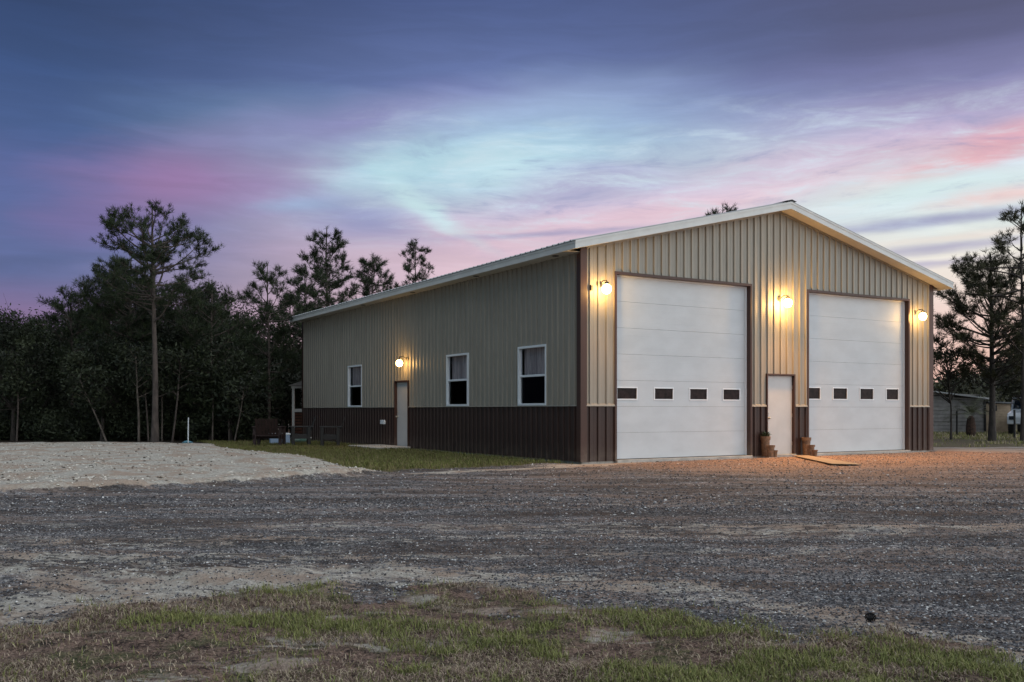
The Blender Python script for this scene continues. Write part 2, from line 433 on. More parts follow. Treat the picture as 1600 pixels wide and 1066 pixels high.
def ground_mat():
    m = bpy.data.materials.new('yard_ground'); m.use_nodes = True; nt = m.node_tree; p = nt.nodes['Principled BSDF']
    g = nt.nodes.new('ShaderNodeNewGeometry'); P = g.outputs['Position']
    def att(n):
        a = nt.nodes.new('ShaderNodeAttribute'); a.attribute_name = n; return a.outputs['Fac']
    def vor(scale, feat='F1'):
        v = nt.nodes.new('ShaderNodeTexVoronoi'); v.feature = feat; v.inputs['Scale'].default_value = scale; nt.links.new(P, v.inputs['Vector']); return v
    big = noise_n(nt, P, .45, 5, .6).outputs['Fac']
    midn = noise_n(nt, mapping(nt, P, rot=(0, 0, R(6)), sc=(.5, 2.6, 1)), 1.1, 6, .62, .4).outputs['Fac']
    # crushed stone: speckle at two sizes
    v1 = vor(42); v2 = vor(95)
    c1 = nt.nodes.new('ShaderNodeSeparateColor'); nt.links.new(v1.outputs['Color'], c1.inputs[0])
    c2 = nt.nodes.new('ShaderNodeSeparateColor'); nt.links.new(v2.outputs['Color'], c2.inputs[0])
    st = ramp_n(nt, c1.outputs[0], [(0, (.022, .020, .022, 1)), (.40, (.092, .094, .104, 1)), (.74, (.215, .22, .235, 1)), (.90, (.40, .39, .38, 1)), (1, (.72, .71, .68, 1))])
    st2 = ramp_n(nt, c2.outputs[0], [(0, (.035, .030, .029, 1)), (.6, (.12, .11, .107, 1)), (.9, (.24, .225, .215, 1)), (1, (.45, .43, .41, 1))])
    gravel = mix_n(nt, .5, st, st2)
    dirt = mix_n(nt, mapr(nt, noise_n(nt, P, 30, 5, .7).outputs['Fac'], .3, .7), (.085, .062, .052, 1), (.20, .152, .125, 1))
    gravel = mix_n(nt, mapr(nt, midn, .40, .60, .0, .85), gravel, dirt)
    gravel = mix_n(nt, 1.0, gravel, mapr(nt, noise_n(nt, mapping(nt, P, rot=(0, 0, R(9)), sc=(.25, 1.9, 1)), .9, 4, .6).outputs['Fac'], .35, .65, .5, 1.3), 'MULTIPLY')
    gravel = mix_n(nt, 1.0, gravel, mapr(nt, noise_n(nt, mapping(nt, P, sc=(1, 2, 1)), 5.5, 6, .7).outputs['Fac'], .3, .7, .62, 1.45), 'MULTIPLY')
    clay_glow = mix_n(nt, mapr(nt, c1.outputs[1], .2, .95), (.16, .088, .058, 1), (.50, .33, .235, 1))  # reddish clay, its colour lightened to carry the lamps' orange glow
    gravel = mix_n(nt, math_n(nt, 'MULTIPLY', att('clay_glow'), mapr(nt, big, .3, .6, .6, .95)), gravel, clay_glow)
    # pale sand
    s1 = noise_n(nt, P, 18, 6, .7).outputs['Fac']; s2 = noise_n(nt, P, 1.3, 5, .6).outputs['Fac']
    sand = mix_n(nt, mapr(nt, s1, .3, .7), (.30, .27, .225, 1), (.60, .57, .505, 1))
    sand = mix_n(nt, mapr(nt, s2, .44, .60, 0, .75), sand, (.36, .265, .20, 1))
    spk = mapr(nt, vor(16).outputs['Distance'], .02, .10, .75, 0)
    sand = mix_n(nt, math_n(nt, 'MULTIPLY', spk, mapr(nt, noise_n(nt, P, 3, 3).outputs['Fac'], .5, .62)), sand, (.07, .055, .04, 1))
    # thatch and earth under the grass
    t1 = noise_n(nt, P, 55, 6, .75).outputs['Fac']; t2 = noise_n(nt, P, 3.2, 6, .65).outputs['Fac']
    thatch = mix_n(nt, mapr(nt, math_n(nt, 'ADD', math_n(nt, 'MULTIPLY', t1, .55), math_n(nt, 'MULTIPLY', noise_n(nt, P, 7, 6, .7).outputs['Fac'], .45)), .40, .62), (.020, .013, .012, 1), (.30, .205, .16, 1))
    green = mix_n(nt, mapr(nt, t1, .3, .7), (.025, .04, .012, 1), (.11, .15, .045, 1))
    lawn = mix_n(nt, mapr(nt, t2, .48, .62, 0, .55), thatch, green)
    strip = mix_n(nt, mapr(nt, t1, .3, .7), (.045, .040, .018, 1), (.17, .15, .06, 1))
    litter = mix_n(nt, mapr(nt, t1, .3, .7), (.02, .016, .012, 1), (.075, .055, .04, 1))
    rgt = mix_n(nt, mapr(nt, t2, .40, .60), (.10, .068, .055, 1), (.085, .095, .035, 1))
    rgt = mix_n(nt, mapr(nt, t1, .3, .7, .0, .5), rgt, (.16, .12, .085, 1))
    # stretched patches of sand showing in the gravel
    sp = noise_n(nt, mapping(nt, P, rot=(0, 0, R(7)), sc=(1.5, 4.2, 1)), 1.6, 9, .72, .8).outputs['Fac']
    sb = mapr(nt, math_n(nt, 'ADD', sp, math_n(nt, 'MULTIPLY', att('sandy'), .30)), .61, .72)
    edge = noise_n(nt, P, 5.5, 7, .7).outputs['Fac']
    def broken(name, w=.9):
        return mapr(nt, math_n(nt, 'ADD', att(name), math_n(nt, 'MULTIPLY', math_n(nt, 'SUBTRACT', edge, .5), w)), .40, .60)
    c = mix_n(nt, math_n(nt, 'MULTIPLY', sb, .85), gravel, sand)
    c = mix_n(nt, broken('m_lawn', 1.1), c, lawn)
    bare = mapr(nt, math_n(nt, 'ADD', noise_n(nt, mapping(nt, P, sc=(1, 2.2, 1)), 1.25, 7, .66, .5).outputs['Fac'], math_n(nt, 'MULTIPLY', att('sandy'), .11)), .545, .63)
    bare = math_n(nt, 'MULTIPLY', bare, att('m_lawn'))
    c = mix_n(nt, math_n(nt, 'MULTIPLY', bare, .75), c, sand)
    c = mix_n(nt, broken('m_sand', 1.3), c, sand)
    c = mix_n(nt, broken('m_strip', 1.5), c, strip)
    c = mix_n(nt, broken('m_path', .8), c, mix_n(nt, .55, sand, gravel))
    c = mix_n(nt, broken('m_right', .6), c, rgt)
    c = mix_n(nt, broken('m_forest', .6), c, litter)
    nt.links.new(c, p.inputs['Base Color'])
    p.inputs['Roughness'].default_value = .9; p.inputs['Specular IOR Level'].default_value = .2
    hh = math_n(nt, 'ADD', math_n(nt, 'MULTIPLY', math_n(nt, 'SUBTRACT', 1, v1.outputs['Distance']), .6), math_n(nt, 'MULTIPLY', t1, .6))
    b = nt.nodes.new('ShaderNodeBump'); b.inputs['Strength'].default_value = .9; b.inputs['Distance'].default_value = .03
    nt.links.new(hh, b.inputs['Height']); nt.links.new(b.outputs[0], p.inputs['Normal'])
    return m
def sandy_bias(X, Y):
    gN, sand, strip, forest, rg, path, uu, vv = masks(X, Y)
    a = .62 * np.exp(-((Y - np.interp(X, eNx, eNy) - .35) / .55)**2)
    a = a + (.25 + .75*fbm(X*1.6+9, Y*2.6, 88)) * sst(-X, -.6, 3.0) * np.exp(-((Y - 6.6) / 1.2)**2)
    a = a + .40*np.exp(-((Y - 7.9 - .04*X) / .22)**2) + .36*np.exp(-((Y - 9.8 + .02*X) / .3)**2)
    a = a + .42 * np.exp(-((Y - 9.0 - .12*X) / .5)**2) + .26*np.exp(-((Y - 12.2)/.5)**2)
    line = np.exp(-((Y - np.interp(X, sPx, sPy) + .1) / .35)**2) * sst(X, -4, -1) * sst(-X, -2.6, -1.6)
    corner = np.exp(-((uu - 0) / 1.6)**2 - ((vv + .5) / .5)**2)
    return np.clip(a + .9*line + 1.1*corner, 0, 1.4)
uu, vv = gm[6], gm[7]
clay_glow = sst(-vv + 1.6*(fbm(GX*.35, GY*.9, 71)-.5), 10.5, 2.0) * sst(uu, -1.0, 2.0) * sst(-uu, -18, -12)  # clay zone, spread farther out to paint the lamps' glow
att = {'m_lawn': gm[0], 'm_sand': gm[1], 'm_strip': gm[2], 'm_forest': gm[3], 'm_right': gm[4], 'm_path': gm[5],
       'sandy': sandy_bias(GX, GY), 'clay_glow': clay_glow}
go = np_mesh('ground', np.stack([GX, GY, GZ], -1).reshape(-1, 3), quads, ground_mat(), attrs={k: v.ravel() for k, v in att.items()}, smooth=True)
tag(go, kind='structure')

# loose stones
rs = np.random.RandomState(4)
def attr_mat(name, stops, an='tone', rough=.8, trans=0):
    m = bpy.data.materials.new(name); m.use_nodes = True; nt = m.node_tree; p = nt.nodes['Principled BSDF']
    a = nt.nodes.new('ShaderNodeAttribute'); a.attribute_name = an
    nt.links.new(ramp_n(nt, a.outputs['Fac'], stops), p.inputs['Base Color'])
    p.inputs['Roughness'].default_value = rough; p.inputs['Specular IOR Level'].default_value = .25
    return m
M_stone = attr_mat('crushed_stone', [(0, (.030, .027, .028, 1)), (.5, (.092, .093, .104, 1)), (.80, (.20, .205, .22, 1)), (.93, (.42, .41, .40, 1)), (1, (.72, .71, .69, 1))])
def stones(n, ymin, ymax, smin, smax, keep):
    Y = ymin * (ymax/ymin) ** rs.rand(n); X = (rs.rand(n)*2 - 1) * (Y*.60 + .6)
    k = keep(X, Y); X, Y = X[k], Y[k]; n = len(X)
    s = smin + (smax-smin) * rs.rand(n)**2.5
    base = np.array([[1,0,0],[0,1,0],[-1,0,0],[0,-1,0],[0,0,1],[0,0,-1]], float)
    V = base[None] * (0.65 + .6*rs.rand(n, 6, 1)) + (rs.rand(n, 6, 3)-.5)*.5
    a = rs.rand(n)*6.283; c, d = np.cos(a), np.sin(a)
    V = np.stack([V[...,0]*c[:,None]-V[...,1]*d[:,None], V[...,0]*d[:,None]+V[...,1]*c[:,None], V[...,2]*.6], -1) * s[:,None,None]*.55
    V += np.stack([X, Y, height(X, Y) + s*.12], -1)[:, None]
    f = np.array([[0,1,4],[1,2,4],[2,3,4],[3,0,4],[1,0,5],[2,1,5],[3,2,5],[0,3,5]])
    Fc = (f[None] + (np.arange(n)*6)[:,None,None]).reshape(-1, 3)
    return V.reshape(-1, 3), Fc, np.repeat(rs.rand(n)**1.3, 6)
def keep_gravel(X, Y):
    m = masks(X, Y); sb_ = sst(sandy_bias(X, Y), .35, .8)
    return (rs.rand(len(X)) > .72*sb_) & (m[0] + m[1] + m[2] < .35 + .3*rs.rand(len(X))) & ((m[7] < -.1) | (m[6] < 0))
parts = [stones(190000, 4.3, 13, .005, .022, keep_gravel), stones(30000, 11, 27, .014, .042, keep_gravel)]
Vs = []; Fs = []; Ts = []; b = 0
for V, Fc, T in parts: Vs.append(V); Fs.append(Fc + b); Ts.append(T); b += len(V)
tag(np_mesh('gravel_stones', np.concatenate(Vs), np.concatenate(Fs), M_stone, attrs={'tone': np.concatenate(Ts)}),
    'grey crushed stone covering the drive', 'gravel', kind='stuff')

def keep_sand(X, Y):
    m = masks(X, Y); return (m[1] > .25) & (fbm(X*.8, Y*.8, 61) > .40)
sc_ = stones(26000, 10.5, 32, .02, .065, keep_sand)
tag(np_mesh('sand_clods', sc_[0], sc_[1], attr_mat('sand_clod', [(0, (.05, .04, .03, 1)), (.06, (.10, .08, .06, 1)), (.10, (.36, .32, .27, 1)), (1, (.68, .65, .58, 1))]), attrs={'tone': sc_[2]}),
    'pale clods and bits of debris strewn over the sand', 'sand', kind='stuff')
# grass
def blades(X, Y, L, W, lean, tone, segs=2):
    n = len(X); a = rs.rand(n)*6.283; dx, dy = np.cos(a), np.sin(a)
    b = a + 1.57 + (rs.rand(n)-.5); wx, wy = np.cos(b)*W/2, np.sin(b)*W/2
    Z = height(X, Y) - .005
    k = lean
    p1 = np.stack([X + dx*L*k*.35, Y + dy*L*k*.35, Z + L*.55*np.sqrt(1-np.minimum(k,.95)**2*.5)], -1)
    p2 = np.stack([X + dx*L*k, Y + dy*L*k, Z + L*np.sqrt(1-np.minimum(k,.98)**2)], -1)
    w = np.stack([wx, wy, 0*wx], -1); p0 = np.stack([X, Y, Z], -1)
    V = np.stack([p0-w, p0+w, p1+w*.8, p1-w*.8, p2], 1)
    i = (np.arange(n)*5)[:, None]
    T = np.concatenate([i+[0,1,2], i+[0,2,3], i+[3,2,4]])
    return V.reshape(-1, 3), T, np.repeat(tone, 5)
M_grass = attr_mat('grass_blade', [(0, (.08, .052, .042, 1)), (.20, (.26, .19, .145, 1)), (.30, (.47, .39, .29, 1)), (.38, (.31, .28, .11, 1)), (.6, (.135, .155, .048, 1)), (1, (.29, .30, .11, 1))])
def green_patch(X, Y): return fbm(X*1.1+3, Y*1.9, 21, 4) + .25*(fbm(X*6, Y*6, 22, 2)-.5) + .10*sst(Y, 5.2, 4.3) + .10*np.exp(-((Y-np.interp(X, eNx, eNy)+.4)/.3)**2)*sst(X,-1,.5)
def bare_patch(X, Y): return fbm(X*1.3+31, Y*2.4, 33, 4)
n = 330000
Y = 3.7 * (7.6/3.7) ** rs.rand(n); X = (rs.rand(n)*2-1)*(Y*.58+.3)
cl = rs.rand(n//12, 2); ci = rs.randint(0, n//12, n)            # tufts: blades share roots
ty = 3.7*(7.6/3.7)**cl[:,0]; tx = (cl[:,1]*2-1)*(ty*.58+.3)
sel = rs.rand(n) < .55
X = np.where(sel, tx[ci] + rs.randn(n)*.018, X); Y = np.where(sel, ty[ci] + rs.randn(n)*.018, Y)
gN = masks(X, Y)[0]; gp = green_patch(X, Y)
ok = (gN > .30 + .65*rs.rand(n)) & ((bare_patch(X, Y) < .54) | (rs.rand(n) < .15))
X, Y, gp = X[ok], Y[ok], gp[ok]; n = len(X)
isg = rs.rand(n) < sst(gp, .50, .66) * .75 + .05
ok = isg | (rs.rand(n) < .8); X, Y, gp, isg = X[ok], Y[ok], gp[ok], isg[ok]; n = len(X)
L = np.where(isg, .022 + .050*rs.rand(n)**2, .015 + .04*rs.rand(n))
lean = np.where(isg, .25 + .7*rs.rand(n), .75 + .22*rs.rand(n))
tone = np.where(isg, .42 + .55*rs.rand(n), rs.rand(n)*.34)
g1 = blades(X, Y, L, .0028 + .0028*rs.rand(n), lean, tone)
tag(np_mesh('lawn_grass', g1[0], g1[1], M_grass, attrs={'tone': g1[2]}), 'patchy green and dry brown grass at the front of the yard', 'grass', kind='stuff')
n = 110000
X = -14 + 17*rs.rand(n); Y = 17 + 19*rs.rand(n)
m_ = masks(X, Y); ok = (m_[2] > .35 + .5*rs.rand(n)) & (m_[6] < -.02)
X, Y = X[ok], Y[ok]; n = len(X)
tone = .15 + .85*rs.rand(n)*(.35+fbm(X*1.2, Y*1.2, 41))
M_grass2 = attr_mat('side_grass_blade', [(0, (.2, .15, .09, 1)), (.38, (.17, .145, .06, 1)), (.6, (.12, .13, .036, 1)), (1, (.18, .19, .055, 1))])
g2 = blades(X, Y, .05 + .07*rs.rand(n), .010 + .008*rs.rand(n), .2+.6*rs.rand(n), tone)
tag(np_mesh('side_grass', g2[0], g2[1], M_grass2, attrs={'tone': g2[2]}), 'yellow green grass strip along the side of the garage', 'grass', kind='stuff')
n = 60000
X = 10 + 32*rs.rand(n); Y = 29.5 + 26*rs.rand(n)
m_ = masks(X, Y); ok = (m_[4] > .5) & (fbm(X*.5, Y*.8, 51) + .012*(Y-40) > .47)
X, Y = X[ok], Y[ok]; n = len(X)
g3 = blades(X, Y, .07 + .1*rs.rand(n), .016 + .012*rs.rand(n), .2+.6*rs.rand(n), .2+.5*rs.rand(n))
tag(np_mesh('field_grass', g3[0], g3[1], M_grass, attrs={'tone': g3[2]}), 'thin olive grass in the yard beyond the right corner', 'grass', kind='stuff')

# ------------------------------------------------------------------ the garage
B = empty('metal_garage', (X0, Y0, 0), TH, 'large tan steel garage with brown wainscot and two tall white roll up doors', 'garage')
PITCH = .2376
def wallmesh(length, lo, hi, openings, place, depth=.036):
    """ribbed sheet; place(a, out, z) -> local point; hi/lo may be functions of a"""
    prof = []
    k = 0; a = .06
    pts = [(0, 0)]
    while a < length - .12:
        for da, o in ((.155, 0), (.164, depth), (.200, depth), (.209, 0)): pts.append((a + da, o))
        for da, o in ((.055, 0), (.060, .004), (.078, .004), (.083, 0)): pts.append((a + da, o))
        a += PITCH
    pts = sorted([p for p in pts if 0 <= p[0] < length]) + [(length, 0)]
    A = np.array([p[0] for p in pts]); O = np.array([p[1] for p in pts])
    extra = [e for op in openings for e in op[:2] if 0 < e < length]
    if callable(hi): extra.append(WID/2)
    allA = sorted(set(list(A) + extra))
    f_hi = hi if callable(hi) else (lambda a: hi)
    mb = MB()
    for a0, a1 in zip(allA[:-1], allA[1:]):
        if a1 - a0 < 1e-5: continue
        mid = (a0+a1)/2; segs = [(lo, None)]
        cuts = sorted([(op[2], op[3]) for op in openings if op[0] < mid < op[1]])
        z = lo; ivs = []
        for c0, c1 in cuts:
            if c0 > z: ivs.append((z, c0))
            z = max(z, c1)
        ivs.append((z, None))
        o0, o1 = np.interp(a0, A, O), np.interp(a1, A, O)
        for z0, z1 in ivs:
            t0 = f_hi(a0) if z1 is None else min(z1, f_hi(a0)); t1 = f_hi(a1) if z1 is None else min(z1, f_hi(a1))
            if min(t0, t1) - z0 < .005: continue
            mb.add([place(a0, o0, z0), place(a1, o1, z0), place(a1, o1, t1), place(a0, o0, t0)], [(0, 1, 2, 3)])
    return mb
front = lambda a, o, z: (a, -o, z)
left_ = lambda a, o, z: (-o, a, z)
right_ = lambda a, o, z: (WID + o, a, z)
back = lambda a, o, z: (a, LEN + o, z)

D1 = (ufront(962), ufront(1171)); D2 = (ufront(1262), ufront(1418))
dtop = zat(424, Y0 + ST*D1[0])                       # top of opening
DT = dtop - .06
PD = (ufront(1198), ufront(1239.5)); PDT = zat(586, Y0 + ST*PD[0])
fo = [(D1[0], D1[1], -1, DT), (D2[0], D2[1], -1, DT), (PD[0], PD[1], -1, PDT)]
wins = []
for a, b, t, bt in ((855.5, 811, 541, 632), (733, 699, 553, 634), (567, 545, 572.5, 636)):
    v0, v1 = vside(a), vside(b); Ym = Y0 + CT*v0
    wins.append((v0, v1, WAIN + .01, zat({541: 537}.get(t, t-2), Y0 + CT*v0)))
wt_ = sum(w[3] for w in wins)/3
wins = [(w[0], w[1], w[2], wt_) for w in wins]
SD = (vside(638.5), vside(618.5)); SDT = 2.10
so_ = [w for w in wins] + [(SD[0], SD[1], -1, SDT)]
topf = lambda a: roof_z(a) - .17
EAVE = E_TOP - .20

wallmesh(WID, WAIN, topf, fo, front).build_split('wall', M_tan, B)
wallmesh(LEN, WAIN, EAVE+.03, so_, left_).build_split('wall', M_tan, B)
wallmesh(LEN, WAIN, EAVE+.03, [], right_).build_split('wall', M_tan, B)
wallmesh(WID, WAIN, topf, [], back).build_split('wall', M_tan, B)
wallmesh(WID, 0, WAIN - .004, fo, front).build_split('wainscot', M_brown, B)
wallmesh(LEN, 0, WAIN - .004, so_, left_).build_split('wainscot', M_brown, B)
wallmesh(LEN, 0, WAIN - .004, [], right_).build_split('wainscot', M_brown, B)
wallmesh(WID, 0, WAIN - .004, [], back).build_split('wainscot', M_brown, B)

def intervals(length, ops, z):
    cuts = sorted([(o[0]-.05, o[1]+.05) for o in ops if o[2] < z < o[3]]); a = .12; r = []
    for c0, c1 in cuts: r.append((a, c0)); a = c1
    r.append((a, length-.12)); return r
t = MB()
for a, b in intervals(WID, fo, WAIN): t.prism([(a, -.048, WAIN-.012), (a, .005, WAIN-.012), (a, .005, WAIN+.05), (a, -.038, WAIN+.03)], (b-a, 0, 0))
for a, b in intervals(LEN, [o for o in so_ if o[2] < 0], WAIN): t.prism([(-.046, a, WAIN-.012), (.005, a, WAIN-.012), (.005, a, WAIN+.008), (-.040, a, WAIN+.008)], (0, b-a, 0))
t.build_split('drip_trim', M_tan, B)
t = MB()                                              # corner posts of folded trim
t.box(-.044, .135, -.044, -.0005, 0, topf(.0)); t.box(-.0445, -.0005, -.0005, .12, 0, EAVE)
t.box(WID-.14, WID+.044, -.044, -.0005, 0, topf(WID)); t.box(WID+.0005, WID+.044, -.0005, .14, 0, EAVE)
t.box(-.044, -.0005, LEN-.10, LEN+.044, 0, EAVE); t.box(-.0005, .12, LEN+.0005, LEN+.0445, 0, EAVE)
t.build_split('corner_trim', M_browntrim, B)

# inner lining so that the openings look into a dark room
ln = MB()
def lining(length, ops, place, d):
    es = sorted(set([d, length-d] + [e for o in ops for e in o[:2]]))
    for a0, a1 in zip(es[:-1], es[1:]):
        mid = (a0+a1)/2; z = 0
        for o in sorted([o for o in ops if o[0] < mid < o[1]], key=lambda o: o[2]):
            if o[2] > z: ln.add([place(a0, -d, z), place(a1, -d, z), place(a1, -d, o[2]), place(a0, -d, o[2])], [(0,1,2,3)])
            z = o[3]
        ln.add([place(a0, -d, z), place(a1, -d, z), place(a1, -d, 4.75), place(a0, -d, 4.75)], [(0,1,2,3)])
lining(WID, fo, front, .20); lining(LEN, so_, left_, .16); lining(LEN, [], right_, .16); lining(WID, [], back, .16)
ln.add([(.1,.1,4.74),(WID-.1,.1,4.74),(WID-.1,LEN-.1,4.74),(.1,LEN-.1,4.74)], [(0,1,2,3)])
ln.build('inner_lining', M_inside, B)
MB().box(.03, WID-.03, .03, LEN-.03, -.25, .004).build('slab', M_conc, B)
sl = MB(); sl.box(D1[0]-.02, D1[1]+.02, -.10, .028, -.2, .022); sl.box(D2[0]-.02, D2[1]+.02, -.10, .028, -.2, .022)
sl.box(PD[0]-.02, PD[1]+.02, -.10, .028, -.2, .022)
sl.build_split('door_sill', M_conc, B, bevel=.01)

# roof: two ribbed slopes, barge boards, fascia, soffits, ridge cap
def roofslope(sgn):
    mb = MB(); v0, v1 = -OF-.02, LEN+OF+.02
    xs_ = []; a = v0 + .03
    prof = [(v0, 0)]
    while a < v1-.1:
        for da, o in ((.12, 0), (.14, .026), (.17, .026), (.19, 0)): prof.append((a+da, o))
        a += .24
    prof.append((v1, 0))
    ue = -OV-.03 if sgn > 0 else WID+OV+.03; um = WID/2
    ze = roof_z(0) - SL*(OV+.03) + .02 - SL*0; ze = E_TOP - SL*.03 + .012; zm = E_TOP + SL*(WID/2+OV) + .012
    for th in (0,):
        for (a0, o0), (a1, o1) in zip(prof[:-1], prof[1:]):
            mb.add([(ue, a0, ze+o0), (ue, a1, ze+o1), (um, a1, zm+o1), (um, a0, zm+o0)], [(0,1,2,3)])
            mb.add([(ue, a0, ze-.006), (ue, a1, ze-.006), (ue, a1, ze+o1), (ue, a0, ze+o0)], [(0,1,2,3)])
    mb.add([(ue, v0, ze-.006), (ue, v1, ze-.006), (um, v1, zm-.006), (um, v0, zm-.006)], [(0,1,2,3)])
    mb.add([(ue, v0, ze-.006), (um, v0, zm-.006), (um, v0, zm), (ue, v0, ze)], [(0,1,2,3)])
    return mb
roof = roofslope(1).build('roof', M_roof, B); r2 = roofslope(-1).build('roof', M_roof, B)
zr = E_TOP + SL*(WID/2+OV)
c = MB()
for s in (-1, 1): c.prism([(WID/2, -OF-.03, zr+.058), (WID/2 + s*.16, -OF-.03, zr+.058-.16*SL), (WID/2 + s*.16, -OF-.03, zr+.044-.16*SL), (WID/2, -OF-.03, zr+.044)], (0, LEN+2*OF+.06, 0))
c.build('ridge_cap', M_ridge, roof)
fb = MB(); FH = .18
for s in (0, 1):
    ue = -OV if s == 0 else WID+OV
    fb.prism([(ue, -OF, E_TOP-FH), (WID/2, -OF, zr-FH), (WID/2, -OF, zr), (ue, -OF, E_TOP)], (0, .03, 0))
    fb.prism([(ue, LEN+OF, E_TOP-FH), (WID/2, LEN+OF, zr-FH), (WID/2, LEN+OF, zr), (ue, LEN+OF, E_TOP)], (0, -.03, 0))
    # a narrow drip moulding standing proud along the top of the barge board
    fb.prism([(ue, -OF-.012, E_TOP-.05), (WID/2, -OF-.012, zr-.05), (WID/2, -OF-.012, zr+.004), (ue, -OF-.012, E_TOP+.004)], (0, .011, 0))
fb.build_split('barge_board', M_white, B)
fc = MB()
for ue, d in ((-OV, .03), (WID+OV, -.03)): fc.box(min(ue, ue+d), max(ue, ue+d), -OF+.031, LEN+OF-.031, E_TOP-FH, E_TOP-.002)
fc.box(-OV-.012, -OV-.001, -OF+.0, LEN+OF, E_TOP-.055, E_TOP-.004)
fc.build_split('fascia', M_white, B)
sf = MB(); zs = E_TOP - FH + .012
sf.box(-OV+.031, -.001, -.0, LEN, zs, zs+.01); sf.box(WID+.001, WID+OV-.031, 0, LEN, zs, zs+.01)
for s in (0, 1):
    ue = -OV+.031 if s == 0 else WID+OV-.031; ze = E_TOP-FH+.012
    sf.prism([(ue, -OF+.031, ze), (WID/2, -OF+.031, zr-FH+.012), (WID/2, -OF+.031, zr-FH+.022), (ue, -OF+.031, ze+.01)], (0, OF-.033, 0))
    sf.prism([(ue, LEN+.002, ze), (WID/2, LEN+.002, zr-FH+.012), (WID/2, LEN+.002, zr-FH+.022), (ue, LEN+.002, ze+.01)], (0, OF-.033, 0))
sf.build_split('soffit', M_soffit, B)
for px in (880, 755, 655, 577):
    v = vside(px)
    MB().lathe([(.075, zs-.012), (.085, zs-.006), (.085, zs-.001)], (-.22, v, 0), 14).build('soffit_vent', M_dark, B)
rk = MB()                                              # closing strip under the rake
for s in (0, 1):
    a, b_ = (.14, WID/2) if s == 0 else (WID-.14, WID/2)
    rk.prism([(a, -.044, topf(a)-.05), (b_, -.044, topf(b_)-.05), (b_, -.044, topf(b_)+.0), (a, -.044, topf(a)+.0)], (0, .042, 0))
rk.build_split('rake_trim', M_tan, B)

# door surrounds
def surround(a0, a1, z1, place_box, w=.06, depth=.17, name='door_frame'):
    mb = MB()
    place_box(mb, a0-w, a0+.004, -.046, depth, .0, z1+w)
    place_box(mb, a1-.004, a1+w, -.046, depth, .0, z1+w)
    place_box(mb, a0+.0045, a1-.0045, -.046, depth, z1-.004, z1+w)
    return mb
fbx = lambda mb, a0, a1, d0, d1, z0, z1: mb.box(a0, a1, d0, d1, z0, z1)
lbx = lambda mb, a0, a1, d0, d1, z0, z1: mb.box(d0, d1, a0, a1, z0, z1)
def garage_door(D, winpx, label):
    fr = surround(D[0], D[1], DT, fbx, .055, .17).build('garage_door', M_browntrim, B)
    fr['label'] = label
    rec = .12; n = 7; zb = .03; H = (DT - zb) / n
    wz0, wz1 = zat(623, Y0 + ST*D[0]), zat(606, Y0 + ST*D[0])
    ws = []
    for a, b in winpx:                                  # pixel on the recessed plane
        def ur(px):
            t = (px-CX)/F; xa, ya = X0 - ST*rec, Y0 + CT*rec; return (ya*t - xa)/(CT - ST*t)
        ws.append((max(ur(a), D[0]+.12), ur(b)))
    for i in range(n):
        z0, z1 = zb + i*H + .002, zb + (i+1)*H - .002
        mb = MB()
        a0, a1 = D[0]+.006, D[1]-.006
        cuts = ws if (z0 < (wz0+wz1)/2 < z1) else []
        if cuts:
            mid0, mid1 = wz0, wz1
            mb.box(a0, a1, rec, rec+.045, z0, mid0); mb.box(a0, a1, rec, rec+.045, mid1, z1)
            a = a0
            for c0, c1 in cuts: mb.box(a, c0, rec+.0002, rec+.0448, mid0, mid1); a = c1
            mb.box(a, a1, rec+.0002, rec+.0448, mid0, mid1)
        else: mb.box(a0, a1, rec, rec+.045, z0, z1)
        # shallow pressed lines across each section
        mb.box(a0, a1, rec-.0015, rec, z0 + H*.25, z0 + H*.27); mb.box(a0, a1, rec-.0015, rec, z0+H*.72, z0+H*.74) if not cuts else None
        mb.build('door_panel', M_door, fr, bevel=.003 if not cuts else 0)
    MB().box(D[0]+.01, D[1]-.01, rec+.05, rec+.054, .03, DT-.01).build('panel_backing', M_dark, fr)
    for c0, c1 in ws:
        w = MB(); q = .028
        w.box(c0-q, c1+q, rec-.014, rec+.03, wz1, wz1+q); w.box(c0-q, c1+q, rec-.014, rec+.03, wz0-q, wz0)
        w.box(c0-q, c0, rec-.0138, rec+.03, wz0, wz1); w.box(c1, c1+q, rec-.0138, rec+.03, wz0, wz1)
        w.build('window_frame', M_vwhite, fr, bevel=.003)
        MB().box(c0, c1, rec+.012, rec+.018, wz0, wz1).build('window_pane', M_dglass, fr)
    g = MB()                                            # white weather seals down both sides and a bottom rubber
    g.box(D[1]-.045, D[1]-.005, rec-.03, rec-.003, .03, DT-.005); g.box(D[0]+.005, D[0]+.03, rec-.03, rec-.003, .03, DT-.005)
    g.box(D[0]+.031, D[1]-.046, rec-.03, rec-.003, DT-.04, DT-.005)
    g.build_split('weather_seal', M_vwhite, fr)
    MB().box(D[0]+.006, D[1]-.006, rec-.004, rec+.05, .022, .033).build('bottom_seal', M_dark, fr)
garage_door(D1, [(964, 994.5), (1023, 1051), (1078, 1104), (1130, 1155)], 'white sectional garage door on the left, nearest the corner')
garage_door(D2, [(1256, 1281), (1302, 1323), (1344, 1364), (1385, 1403)], 'white sectional garage door on the right of the entry door')

